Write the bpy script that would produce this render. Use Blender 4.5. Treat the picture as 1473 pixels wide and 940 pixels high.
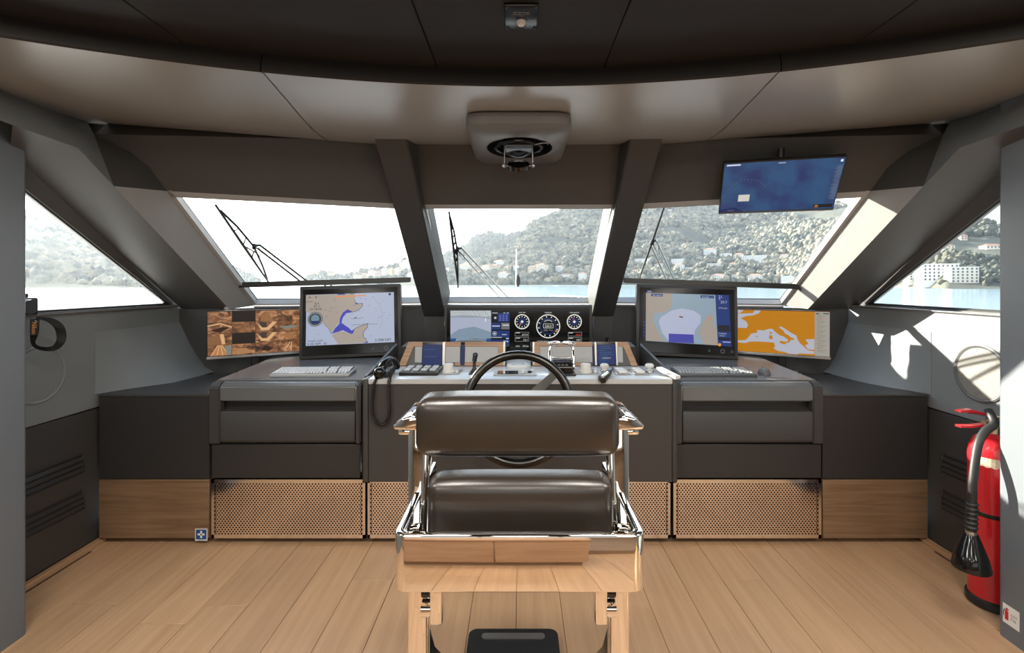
import bpy, bmesh, math, random
from mathutils import Vector, Matrix, Euler, noise as mnoise
R = math.radians
for o in list(bpy.data.objects): bpy.data.objects.remove(o)
SC = bpy.context.scene
COL = SC.collection

# ------------------------------------------------------------------ camera
F, CX, CY, EYE = 700.0, 746.0, 408.0, 1.5        # focal length in pixels, vanishing point, eye height
cam = bpy.data.objects.new('camera', bpy.data.cameras.new('camera')); COL.objects.link(cam)
cam.location = (0, 0, EYE); cam.rotation_euler = (R(90), 0, 0)
cam.data.sensor_width = 36; cam.data.lens = F / 1473 * 36
cam.data.shift_x = (736.5 - CX) / 1473; cam.data.shift_y = -(470 - CY) / 1473
cam.data.clip_start = 0.05; cam.data.clip_end = 20000
SC.camera = cam
# ------------------------------------------------------------------ view
SC.view_settings.view_transform = 'Standard'; SC.view_settings.look = 'None'
SC.view_settings.gamma = 1; SC.view_settings.exposure = 0.15; SC.view_settings.use_curve_mapping = False
SC.cycles.max_bounces = 9; SC.cycles.diffuse_bounces = 4; SC.cycles.glossy_bounces = 5
SC.cycles.transparent_max_bounces = 16; SC.cycles.volume_bounces = 1
SC.cycles.caustics_reflective = True; SC.cycles.caustics_refractive = False
SC.cycles.blur_glossy = 0.6; SC.cycles.sample_clamp_indirect = 6.0
SC.cycles.use_denoising = True
# ------------------------------------------------------------------ sun and sky
SUN_TO = Vector((-1.0, .80, .42)).normalized()   # towards the low sun, ahead on the port bow
sl = bpy.data.lights.new('sun', 'SUN'); sl.energy = 26; sl.angle = R(0.6); sl.color = (1, .93, .82)
so = bpy.data.objects.new('sun', sl); COL.objects.link(so)
so.rotation_euler = SUN_TO.to_track_quat('Z', 'Y').to_euler()
W = bpy.data.worlds.new('world'); SC.world = W; W.use_nodes = True
nt = W.node_tree; nt.nodes.clear()
def nd(t, typ, **kw):
    n = t.nodes.new(typ)
    for k, v in kw.items():
        if k.startswith('i_'): n.inputs[k[2:].replace('_', ' ')].default_value = v
        else: setattr(n, k, v)
    return n
tc = nd(nt, 'ShaderNodeTexCoord'); sx = nd(nt, 'ShaderNodeSeparateXYZ')
nt.links.new(tc.outputs['Generated'], sx.inputs[0])
rp = nd(nt, 'ShaderNodeValToRGB'); nt.links.new(sx.outputs['Z'], rp.inputs[0])
rp.color_ramp.elements[0].position = 0.0; rp.color_ramp.elements[0].color = (1.0, .97, .93, 1)
rp.color_ramp.elements[1].position = 0.7; rp.color_ramp.elements[1].color = (.42, .56, .78, 1)
vd = nd(nt, 'ShaderNodeVectorMath', operation='DOT_PRODUCT'); vd.inputs[1].default_value = SUN_TO
nt.links.new(tc.outputs['Generated'], vd.inputs[0])
mr = nd(nt, 'ShaderNodeMapRange'); mr.interpolation_type = 'SMOOTHSTEP'
mr.inputs[1].default_value = -0.2; mr.inputs[2].default_value = 1.0; mr.inputs[3].default_value = 1.7; mr.inputs[4].default_value = 4.6
nt.links.new(vd.outputs['Value'], mr.inputs[0])
bg = nd(nt, 'ShaderNodeBackground'); nt.links.new(rp.outputs[0], bg.inputs[0]); nt.links.new(mr.outputs[0], bg.inputs[1])
wo = nd(nt, 'ShaderNodeOutputWorld'); nt.links.new(bg.outputs[0], wo.inputs[0])
# ------------------------------------------------------------------ unseen fill lamps added under the ceiling to brighten the interior
FILL_LAMPS = [(-1.45, .95, 17), (-.5, .95, 17), (.5, .95, 17), (1.45, .95, 17), (-1.3, -.4, 11), (0, -.4, 11), (1.3, -.4, 11), (-1.3, -1.8, 11), (0, -1.8, 11), (1.3, -1.8, 11)]
for lx, ly, lw_ in FILL_LAMPS:
    l = bpy.data.lights.new('fill_lamp', 'AREA'); l.shape = 'DISK'; l.size = .45; l.energy = lw_; l.color = (1, .94, .86)
    o = bpy.data.objects.new('fill_lamp', l); COL.objects.link(o); o.location = (lx, ly, 2.315)

# ================================================================== helpers
def lin(c):
    c = c / 255
    return c / 12.92 if c <= .04045 else ((c + .055) / 1.055) ** 2.4
def rgb(r, g, b): return (lin(r), lin(g), lin(b), 1)
def mat(name, col, rough=.5, metal=0.0, coat=0.0, spec=.5, bump=0.0, bscale=200.0, var=0.0, vscale=6.0, sheen=0.0):
    m = bpy.data.materials.new(name); m.use_nodes = True; t = m.node_tree
    b = t.nodes['Principled BSDF']
    b.inputs['Base Color'].default_value = col; b.inputs['Roughness'].default_value = rough
    b.inputs['Metallic'].default_value = metal; b.inputs['Coat Weight'].default_value = coat
    b.inputs['Specular IOR Level'].default_value = spec; b.inputs['Sheen Weight'].default_value = sheen
    c = nd(t, 'ShaderNodeTexCoord')
    if bump:
        n = nd(t, 'ShaderNodeTexNoise', i_Scale=bscale, i_Detail=3.0); t.links.new(c.outputs['Object'], n.inputs['Vector'])
        bp = nd(t, 'ShaderNodeBump', i_Strength=bump, i_Distance=.002); t.links.new(n.outputs['Fac'], bp.inputs['Height'])
        t.links.new(bp.outputs[0], b.inputs['Normal'])
    if var:
        n = nd(t, 'ShaderNodeTexNoise', i_Scale=vscale, i_Detail=4.0); t.links.new(c.outputs['Object'], n.inputs['Vector'])
        mx = nd(t, 'ShaderNodeMix', data_type='RGBA'); mx.inputs['A'].default_value = tuple(x * (1 - var) for x in col[:3]) + (1,)
        mx.inputs['B'].default_value = tuple(min(1, x * (1 + var)) for x in col[:3]) + (1,)
        t.links.new(n.outputs['Fac'], mx.inputs['Factor']); t.links.new(mx.outputs['Result'], b.inputs['Base Color'])
    return m
def emit(name, col, strength=1.0, rough=.25):
    m = bpy.data.materials.new(name); m.use_nodes = True; b = m.node_tree.nodes['Principled BSDF']
    b.inputs['Base Color'].default_value = (.01, .01, .01, 1); b.inputs['Roughness'].default_value = rough
    b.inputs['Specular IOR Level'].default_value = .25
    b.inputs['Emission Color'].default_value = col; b.inputs['Emission Strength'].default_value = strength
    return m
_em = {}
def E(r, g, b):
    k = (r, g, b)
    if k not in _em: _em[k] = emit('screen_colour', rgb(r, g, b))
    return _em[k]
_pr = {}
def PRT(r, g, b):
    k = (r, g, b)
    if k not in _pr: _pr[k] = mat('print_colour', rgb(r, g, b), .6)
    return _pr[k]
def wood(name, dark, light, axis='Y', scale=1.0, rough=.45, per_object=0.0, bump=.15, coat=0.0):
    m = bpy.data.materials.new(name); m.use_nodes = True; t = m.node_tree; b = t.nodes['Principled BSDF']
    c = nd(t, 'ShaderNodeTexCoord'); mp = nd(t, 'ShaderNodeMapping')
    s = {'X': (1.2, 30, 30), 'Y': (30, 1.2, 30), 'Z': (30, 30, 1.2)}[axis]
    mp.inputs['Scale'].default_value = tuple(x * scale for x in s)
    oi = nd(t, 'ShaderNodeObjectInfo')
    ad = nd(t, 'ShaderNodeVectorMath', operation='ADD'); t.links.new(c.outputs['Object'], ad.inputs[0])
    ml = nd(t, 'ShaderNodeMath', operation='MULTIPLY'); ml.inputs[1].default_value = 37.0
    t.links.new(oi.outputs['Random'], ml.inputs[0]); t.links.new(ml.outputs[0], ad.inputs[1])
    t.links.new(ad.outputs[0], mp.inputs['Vector'])
    n = nd(t, 'ShaderNodeTexNoise', i_Scale=1.0, i_Detail=6.0, i_Roughness=.62, i_Distortion=.35); t.links.new(mp.outputs[0], n.inputs['Vector'])
    n2 = nd(t, 'ShaderNodeTexNoise', i_Scale=3.0, i_Detail=2.0); t.links.new(ad.outputs[0], n2.inputs['Vector'])
    r = nd(t, 'ShaderNodeValToRGB'); r.color_ramp.elements[0].position = .3; r.color_ramp.elements[0].color = dark
    r.color_ramp.elements[1].position = .72; r.color_ramp.elements[1].color = light
    mm = nd(t, 'ShaderNodeMath', operation='MULTIPLY_ADD'); mm.inputs[1].default_value = .3; mm.inputs[2].default_value = -.15
    t.links.new(n2.outputs['Fac'], mm.inputs[0])
    sm = nd(t, 'ShaderNodeMath', operation='ADD'); t.links.new(n.outputs['Fac'], sm.inputs[0]); t.links.new(mm.outputs[0], sm.inputs[1])
    t.links.new(sm.outputs[0], r.inputs[0])
    hv = nd(t, 'ShaderNodeHueSaturation'); t.links.new(r.outputs[0], hv.inputs['Color'])
    vv = nd(t, 'ShaderNodeMath', operation='MULTIPLY_ADD'); vv.inputs[1].default_value = per_object; vv.inputs[2].default_value = 1 - per_object / 2
    t.links.new(oi.outputs['Random'], vv.inputs[0]); t.links.new(vv.outputs[0], hv.inputs['Value'])
    t.links.new(hv.outputs[0], b.inputs['Base Color'])
    bp = nd(t, 'ShaderNodeBump', i_Strength=bump, i_Distance=.0015); t.links.new(n.outputs['Fac'], bp.inputs['Height']); t.links.new(bp.outputs[0], b.inputs['Normal'])
    b.inputs['Roughness'].default_value = rough; b.inputs['Coat Weight'].default_value = coat
    return m
def glass(name, tint):
    m = bpy.data.materials.new(name); m.use_nodes = True; t = m.node_tree; t.nodes.clear()
    tr = nd(t, 'ShaderNodeBsdfTransparent'); tr.inputs[0].default_value = tint
    gl = nd(t, 'ShaderNodeBsdfGlossy', i_Roughness=0.0); lw = nd(t, 'ShaderNodeLayerWeight', i_Blend=.5)
    pw = nd(t, 'ShaderNodeMath', operation='POWER'); pw.inputs[1].default_value = 5.0; t.links.new(lw.outputs['Facing'], pw.inputs[0])
    fr = nd(t, 'ShaderNodeMath', operation='MULTIPLY_ADD'); fr.inputs[1].default_value = .7; fr.inputs[2].default_value = .02; t.links.new(pw.outputs[0], fr.inputs[0])
    mx = nd(t, 'ShaderNodeMixShader'); o = nd(t, 'ShaderNodeOutputMaterial')
    t.links.new(fr.outputs[0], mx.inputs[0]); t.links.new(tr.outputs[0], mx.inputs[1]); t.links.new(gl.outputs[0], mx.inputs[2]); t.links.new(mx.outputs[0], o.inputs[0])
    return m

# a point seen at pixel (px, py) of the 1473x940 photograph, at depth y
def P(px, py, y): return Vector(((px - CX) / F * y, y, EYE - (py - CY) / F * y))
def on_plane(px, py, p0, n):
    d = Vector(((px - CX) / F, 1, -(py - CY) / F)); o = Vector((0, 0, EYE))
    return o + d * ((p0 - o).dot(n) / d.dot(n))

# ---------------------------------------------------------------- mesh builders
def BM(): return bmesh.new()
def box(bm, x0, x1, y0, y1, z0, z1, bev=0.0, seg=2, edges=None):
    x0, x1 = min(x0, x1), max(x0, x1); y0, y1 = min(y0, y1), max(y0, y1); z0, z1 = min(z0, z1), max(z0, z1)
    vs = [bm.verts.new(c) for c in ((x0,y0,z0),(x1,y0,z0),(x1,y1,z0),(x0,y1,z0),(x0,y0,z1),(x1,y0,z1),(x1,y1,z1),(x0,y1,z1))]
    fs = [bm.faces.new([vs[i] for i in q]) for q in ((3,2,1,0),(4,5,6,7),(0,1,5,4),(1,2,6,5),(2,3,7,6),(3,0,4,7))]
    if bev:
        es = list({e for f in fs for e in f.edges})
        if edges: es = [e for e in es if edges(e)]
        bmesh.ops.bevel(bm, geom=es, offset=bev, segments=seg, affect='EDGES', profile=.5)
def vert_edge(e): return abs(e.verts[0].co.z - e.verts[1].co.z) > 1e-6
def y_edge(e): return abs(e.verts[0].co.y - e.verts[1].co.y) > 1e-6
def poly(bm, pts):
    return bm.faces.new([bm.verts.new(p) for p in pts])
def slab(bm, pts, off, bev=0.0, seg=2):
    """closed plate: the polygon pts and its copy moved by vector off"""
    off = Vector(off); a = [bm.verts.new(p) for p in pts]; b = [bm.verts.new(Vector(p) + off) for p in pts]; n = len(pts)
    fs = [bm.faces.new(a), bm.faces.new(b[::-1])] + [bm.faces.new((a[i], b[i], b[(i + 1) % n], a[(i + 1) % n])) for i in range(n)]
    if bev:
        bmesh.ops.bevel(bm, geom=list({e for f in fs[:1] for e in f.edges}), offset=bev, segments=seg, affect='EDGES')
def tube(bm, pts, r, n=10, closed=False, cap=True):
    pts = [Vector(p) for p in pts]; m = len(pts); rs = r if isinstance(r, (list, tuple)) else [r] * m
    rings = []; up = None
    for i, p in enumerate(pts):
        if closed: t = (pts[(i + 1) % m] - pts[i - 1])
        else: t = pts[min(i + 1, m - 1)] - pts[max(i - 1, 0)]
        t.normalize()
        if up is None: up = t.orthogonal().normalized()
        up = (up - t * up.dot(t))
        up = up.normalized() if up.length > 1e-6 else t.orthogonal().normalized()
        s = t.cross(up)
        rings.append([bm.verts.new(p + (up * math.cos(2 * math.pi * k / n) + s * math.sin(2 * math.pi * k / n)) * rs[i]) for k in range(n)])
    for i in range(m if closed else m - 1):
        a, b = rings[i], rings[(i + 1) % m]
        off = 0
        if closed and i == m - 1:
            off = min(range(n), key=lambda q: (a[0].co - b[q].co).length)
        for k in range(n): bm.faces.new((a[k], a[(k + 1) % n], b[(k + 1 + off) % n], b[(k + off) % n]))
    if cap and not closed:
        bm.faces.new(rings[0][::-1]); bm.faces.new(rings[-1])
def lathe(bm, prof, loc=(0, 0, 0), axis=None, n=24):
    """profile of (radius, height) about z, then turned so that z points along axis"""
    q = Vector((0, 0, 1)).rotation_difference(Vector(axis)) if axis else None
    rings = []
    for r, h in prof:
        ring = []
        for k in range(n):
            v = Vector((r * math.cos(2 * math.pi * k / n), r * math.sin(2 * math.pi * k / n), h))
            if q: v = q @ v
            ring.append(bm.verts.new(v + Vector(loc)))
        rings.append(ring)
    for a, b in zip(rings, rings[1:]):
        for k in range(n): bm.faces.new((a[k], a[(k + 1) % n], b[(k + 1) % n], b[k]))
    if prof[0][0] > 1e-5: bm.faces.new(rings[0][::-1])
    if prof[-1][0] > 1e-5: bm.faces.new(rings[-1])
def disc(bm, loc, r, h, axis=None, n=24, bev=.0):
    b = min(bev, h / 2, r / 2)
    lathe(bm, ([(r - b, 0), (r, b), (r, h - b), (r - b, h)] if b else [(r, 0), (r, h)]), loc, axis, n)
def torus(bm, loc, Rr, r, axis=None, n=48, m=10, a0=0, a1=360):
    q = Vector((0, 0, 1)).rotation_difference(Vector(axis)) if axis else None
    full = a1 - a0 >= 360
    pts = []
    for i in range(n if full else n + 1):
        a = R(a0 + (a1 - a0) * i / n); v = Vector((Rr * math.cos(a), Rr * math.sin(a), 0))
        if q: v = q @ v
        pts.append(v + Vector(loc))
    tube(bm, pts, r, m, closed=full)
def prism_x(bm, yz, x0, x1, bev=0.0, seg=2):
    a = [bm.verts.new((x0, y, z)) for y, z in yz]; b = [bm.verts.new((x1, y, z)) for y, z in yz]; n = len(yz)
    fs = [bm.faces.new(a), bm.faces.new(b[::-1])] + [bm.faces.new((a[i], b[i], b[(i + 1) % n], a[(i + 1) % n])) for i in range(n)]
    if bev: bmesh.ops.bevel(bm, geom=list({e for f in fs for e in f.edges}), offset=bev, segments=seg, affect='EDGES')
def rrect(w, h, r, n=5, cx=0, cy=0):
    out = []
    for sx_, sy_, a0 in ((1, 1, 0), (-1, 1, 90), (-1, -1, 180), (1, -1, 270)):
        for k in range(n + 1):
            a = R(a0 + 90 * k / n); out.append((cx + sx_ * (w / 2 - r) + r * math.cos(a), cy + sy_ * (h / 2 - r) + r * math.sin(a)))
    return out

def origin_of(o):
    v = Vector((0, 0, 0))
    while o is not None: v += o.location; o = o.parent
    return v
def obj(name, bm, m=None, parent=None, local=False, smooth=True, label=None, kind=None):
    """link bm as one mesh object; without local its coordinates are those of the world"""
    bmesh.ops.recalc_face_normals(bm, faces=bm.faces[:])
    if parent is not None and not local:
        bmesh.ops.translate(bm, verts=bm.verts[:], vec=-origin_of(parent))
    me = bpy.data.meshes.new(name); bm.to_mesh(me); bm.free()
    if m is not None:
        for k in (m if isinstance(m, (list, tuple)) else [m]): me.materials.append(k)
    if smooth:
        me.polygons.foreach_set('use_smooth', [True] * len(me.polygons))
        me.set_sharp_from_angle(angle=R(38))
    o = bpy.data.objects.new(name, me); COL.objects.link(o)
    if parent is not None: o.parent = parent
    if label: o['label'] = label
    if kind: o['kind'] = kind
    return o
def tag(o, label, cat, group=None, kind=None):
    o['label'] = label; o['category'] = cat
    if group: o['group'] = group
    if kind: o['kind'] = kind
    return o
def thing(name, label, cat, loc=(0, 0, 0), rot=(0, 0, 0), group=None):
    o = bpy.data.objects.new(name, None); COL.objects.link(o); o.location = loc; o.rotation_euler = rot
    o.empty_display_size = .05
    return tag(o, label, cat, group)
def frame_root(name, label, cat, o, ux, uy, group=None):
    """an Empty whose local x, y run along ux, uy (a screen's width and height) and z towards the viewer"""
    ux = Vector(ux).normalized(); uz = ux.cross(Vector(uy)).normalized(); uy = uz.cross(ux)
    e = thing(name, label, cat, group=group)
    m = Matrix((ux, uy, uz)).transposed()
    e.location = o; e.rotation_euler = m.to_euler()
    return e
def struct(name, bm, m, parent=None, **kw):
    o = obj(name, bm, m, parent, **kw)
    if parent is None: o['kind'] = 'structure'
    return o
def dup(root, loc, rot=None, label=None, name=None):
    r = root.copy(); COL.objects.link(r); r.location = loc
    if rot is not None: r.rotation_euler = rot
    if label: r['label'] = label
    for ch in list(root.children):
        c = ch.copy(); COL.objects.link(c); c.parent = r
        for g in ch.children:
            d = g.copy(); COL.objects.link(d); d.parent = c
    return r

# ---------------------------------------------------------------- flat print: screens, signs
class Art:
    """flat coloured shapes in one mesh; every call lies a hair above the one before"""
    def __init__(s, z=0.0, dz=.00025): s.bm = BM(); s.mats = []; s.z = z; s.dz = dz
    def _mi(s, m):
        if m not in s.mats: s.mats.append(m)
        return s.mats.index(m)
    def face(s, pts, m, up=True):
        if up: s.z += s.dz
        f = s.bm.faces.new([s.bm.verts.new((p[0], p[1], s.z)) for p in pts]); f.material_index = s._mi(m)
        if f.normal.z == 0: f.normal_update()
        return f
    def rect(s, x0, y0, x1, y1, m, up=True): return s.face([(x0, y0), (x1, y0), (x1, y1), (x0, y1)], m, up)
    def circ(s, x, y, r, m, n=28): return s.face([(x + r * math.cos(2 * math.pi * k / n), y + r * math.sin(2 * math.pi * k / n)) for k in range(n)], m)
    def ring(s, x, y, r0, r1, m, n=36, a0=0, a1=360, up=True):
        if up: s.z += s.dz
        i = s._mi(m)
        for k in range(n):
            a, b = R(a0 + (a1 - a0) * k / n), R(a0 + (a1 - a0) * (k + 1) / n)
            f = s.bm.faces.new([s.bm.verts.new((x + q * math.cos(t), y + q * math.sin(t), s.z)) for q, t in ((r0, a), (r1, a), (r1, b), (r0, b))]); f.material_index = i
    def line(s, pts, w, m, up=True):
        if up: s.z += s.dz
        i = s._mi(m)
        for a, b in zip(pts, pts[1:]):
            a, b = Vector(a), Vector(b); d = b - a
            if d.length < 1e-7: continue
            d.normalize(); q = Vector((-d.y, d.x)) * w / 2
            f = s.bm.faces.new([s.bm.verts.new((p.x, p.y, s.z)) for p in (a - q, b - q, b + q, a + q)]); f.material_index = i
    def text(s, txt, x, y, size, m, align='LEFT', rot=0.0, sx=1.0):
        s.z += s.dz
        cu = bpy.data.curves.new('t', 'FONT'); cu.body = txt; cu.size = size; cu.align_x = align; cu.resolution_u = 2
        ob = bpy.data.objects.new('t', cu); COL.objects.link(ob)
        me = ob.to_mesh(); i = s._mi(m); c, sn = math.cos(rot), math.sin(rot)
        vs = [s.bm.verts.new((x + v.co.x * sx * c - v.co.y * sn, y + v.co.x * sx * sn + v.co.y * c, s.z)) for v in me.vertices]
        for pl in me.polygons:
            try: s.bm.faces.new([vs[k] for k in pl.vertices]).material_index = i
            except ValueError: pass
        ob.to_mesh_clear(); bpy.data.objects.remove(ob); bpy.data.curves.remove(cu)
    def build(s, name, parent, label=None):
        bm = s.bm
        for f in bm.faces:
            f.normal_update()
            if f.normal.z < 0: f.normal_flip()
        me = bpy.data.meshes.new(name); bm.to_mesh(me); bm.free()
        for m in s.mats: me.materials.append(m)
        o = bpy.data.objects.new(name, me); COL.objects.link(o); o.parent = parent
        if label: o['label'] = label
        return o

# ================================================================== materials
M_LEATHER = mat('console_leather', (.048, .045, .043, 1), .42, bump=.25, bscale=420)
M_LEATHER_D = mat('dark_leather', (.030, .028, .027, 1), .45, bump=.25, bscale=420)
M_CHEEK = mat('cheek_leather', (.085, .082, .078, 1), .42, bump=.15, bscale=380)
M_WALL = mat('wall_leather', (.175, .188, .192, 1), .5, bump=.2, bscale=380)
M_PILLAR = mat('pillar_paint', (.13, .145, .16, 1), .45, bump=.1, bscale=300)
M_REVEAL = mat('window_reveal_paint', (.25, .24, .23, 1), .38)
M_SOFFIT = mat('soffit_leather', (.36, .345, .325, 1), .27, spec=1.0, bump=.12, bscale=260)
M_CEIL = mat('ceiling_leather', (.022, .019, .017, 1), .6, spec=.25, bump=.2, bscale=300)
M_HEAD = mat('header_leather', (.050, .047, .044, 1), .45, bump=.2, bscale=300)
M_BLACK = mat('black_plastic', (.012, .012, .012, 1), .4)
M_BLACKG = mat('black_gloss', (.006, .006, .006, 1), .12)
M_GREY = mat('grey_plastic', (.10, .10, .10, 1), .45)
M_KEYBED = mat('key_bed', (.05, .05, .05, 1), .6)
M_LGREY = mat('light_grey_plastic', (.45, .45, .44, 1), .4)
M_WHITE = mat('white_plastic', (.72, .70, .66, 1), .4)
M_STEEL = mat('brushed_steel', (.62, .60, .57, 1), .28, metal=1)
M_CHROME = mat('chrome', (.86, .83, .79, 1), .035, metal=1)
M_PERF = mat('polished_steel_sheet', (.93, .87, .80, 1), .12, metal=1)
M_TOP = mat('console_top_sheen', (.50, .51, .51, 1), .22, spec=.8)  # pale grey holds the reflected sky of the console top as colour
M_DESK = mat('desk_leather_sheen', (.12, .124, .125, 1), .24, spec=.9, bump=.12, bscale=420)  # lightened: the sky sheen on the desks is put into the colour
M_DARKMETAL = mat('gunmetal', (.06, .058, .055, 1), .25, metal=1)
M_SEAT = mat('seat_leather', (.024, .017, .012, 1), .29, spec=.8, bump=.12, bscale=500)
M_RUBBER = mat('rubber', (.014, .014, .014, 1), .5)
M_PLANK = wood('oak_plank', (.45, .268, .145, 1), (.565, .352, .200, 1), 'Y', 1.0, .42, per_object=.16)
M_KICK = wood('oak_veneer', (.15, .085, .043, 1), (.28, .17, .095, 1), 'X', 1.6, .5)
M_OAKV = wood('oak_trim', (.36, .20, .11, 1), (.55, .34, .20, 1), 'X', 2.0, .4)
M_AFT = wood('aft_oak', (.22, .135, .078, 1), (.36, .235, .14, 1), 'X', 1.0, .5)
M_GLASS = glass('window_glass', (.95, .97, .965, 1))
M_FRAME = mat('window_frame_paint', (.40, .385, .365, 1), .35)
M_GASKET = mat('gasket', (.02, .02, .02, 1), .6)
M_RED = mat('extinguisher_red', rgb(200, 28, 38), .3, coat=.4)
# ================================================================== the setting: room shell
# floor: oak planks running forward, one object each
bm = BM(); box(bm, -2.6, 2.6, -3.2, 3.1, -.06, -.017)
floor = struct('floor', bm, M_BLACK)
rnd = random.Random(4)
PW = .208
plank_me = {}
for k in range(-12, 13):
    x = -.011 + k * PW
    y = -3.2 + rnd.uniform(-1.6, -.1)
    while y < 3.1:
        L = rnd.choice((1.7, 2.0, 2.3)); y0, y1 = max(y, -3.2), min(y + L, 3.1); y += L
        if y1 - y0 < .1: continue
        key = round(y1 - y0, 3)
        if key not in plank_me:
            b_ = BM(); box(b_, .0009, PW - .0009, .0009, key - .0009, -.016, 0, .0012, 1)
            o = obj('plank', b_, M_PLANK, floor); plank_me[key] = o.data
        else:
            o = bpy.data.objects.new('plank', plank_me[key]); COL.objects.link(o); o.parent = floor
        o.location = (x, y0, 0)

# upper ceiling and its curved step down to the soffit
def yf(x): return 1.885 - .145 * x * x
def yb(x):
    a = abs(x); return 2.92 - .03 * a / .87 if a < .87 else 2.89 - (a - .87) * .285
ZS, ZC = 2.27, 2.335
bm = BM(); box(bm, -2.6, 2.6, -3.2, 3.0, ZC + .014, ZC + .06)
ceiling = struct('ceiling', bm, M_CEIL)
seams = [-2.5, -1.165, -.315, .330, 1.175, 2.5]
def curve_pts(x0, x1, fn, n=14): return [(x0 + (x1 - x0) * i / n, fn(x0 + (x1 - x0) * i / n)) for i in range(n + 1)]
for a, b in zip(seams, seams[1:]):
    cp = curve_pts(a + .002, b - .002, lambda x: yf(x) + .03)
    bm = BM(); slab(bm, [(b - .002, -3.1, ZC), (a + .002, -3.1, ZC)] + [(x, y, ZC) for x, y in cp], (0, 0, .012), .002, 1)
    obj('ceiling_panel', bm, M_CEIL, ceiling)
sseams = [(-2.6, -2.6), (-.930, -1.096), (.945, 1.075), (2.6, 2.6)]     # x of each seam at the fascia and at the windscreen
g = .0022
for (a0, a1), (b0, b1) in zip(sseams, sseams[1:]):
    bm = BM()
    front = curve_pts(a0 + g, b0 - g, yf); back = curve_pts(a1 + g, b1 - g, lambda x: yb(x) + .02)
    nr = 8; rows = []
    for j in range(nr + 1):
        t = j / nr
        rows.append([bm.verts.new((f[0] + (k[0] - f[0]) * t, f[1] + (k[1] - f[1]) * t, ZS + (.06 * ((t - .5) / .5) ** 2 if t > .5 else 0))) for f, k in zip(front, back)])
    top = [[bm.verts.new(v.co + Vector((0, 0, .03))) for v in rw] for rw in (rows[0], rows[-1])]
    for r0, r1 in zip(rows, rows[1:]):
        for i in range(len(r0) - 1): bm.faces.new((r0[i], r0[i + 1], r1[i + 1], r1[i]))
    for i in range(len(front) - 1):
        bm.faces.new((rows[0][i], rows[0][i + 1], top[0][i + 1], top[0][i])); bm.faces.new((rows[-1][i], rows[-1][i + 1], top[1][i + 1], top[1][i]))
        bm.faces.new((top[0][i], top[0][i + 1], top[1][i + 1], top[1][i]))
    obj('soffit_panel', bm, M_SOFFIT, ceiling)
    # fascia strip of the step
    bm = BM(); n = len(front); q = []
    prof = [(0, ZS - .006), (-.006, ZS), (-.004, ZS + .03), (.012, ZC + .012), (.03, ZC + .012), (.03, ZS + .004)]
    for x, y in front: q.append([bm.verts.new((x, y + d, z)) for d, z in prof])
    for i in range(n - 1):
        for k in range(len(prof)): bm.faces.new((q[i][k], q[i + 1][k], q[i + 1][(k + 1) % len(prof)], q[i][(k + 1) % len(prof)]))
    bm.faces.new(q[0]); bm.faces.new(q[-1][::-1])
    obj('fascia_strip', bm, M_CEIL, ceiling)
# roof skin above, so that no daylight leaks in
bm = BM(); slab(bm, [(-2.6, -3.2, 2.42), (2.6, -3.2, 2.42), (2.6, 2.55, 2.42), (.9, 2.95, 2.42), (-.9, 2.95, 2.42), (-2.6, 2.55, 2.42)], (0, 0, .05))
struct('trim_9', bm, M_WHITE)

# key points of the port (left) side; the starboard side mirrors them
A = P(112, 213, 2.14); B = P(330, 445, 3.36); A0 = P(18, 180, 1.90); C = P(366, 440, 3.62); D = P(240, 275, 2.62)
MT = Vector((-.66, 3.02, 1.99)); MB = Vector((-.70, 3.93, 1.338))
Epos = Vector((-2.437, 3.52, 1.314)); Hn = A.lerp(B, .165); S2 = P(135, 193, 2.42)
def mir(v): return Vector((-v[0], v[1], v[2]))
def side(v, s): return Vector(v) if s < 0 else mir(v)
SPN = Vector((1, 0, -.365)).normalized()                # normal of the leaning port side
SP0 = Vector((-2.42, 3, 1.36))
def side_pt(px, py): return on_plane(px, py, SP0, SPN)
W2 = side_pt(245, 447); W3y = 1.2
W3 = Vector((-2.42 + .365 * (1.352 - 1.36), W3y, 1.352))
w1a = side_pt(40, 279); sl_ = (w1a - W2); W1 = W2 + sl_ * ((W2.z - 2.10) / (W2.z - w1a.z)); W0 = Vector((-2.42 + .365 * (2.10 - 1.36), W3y, 2.10))
W2 = Vector((W2.x, W2.y, 1.352))
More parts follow.
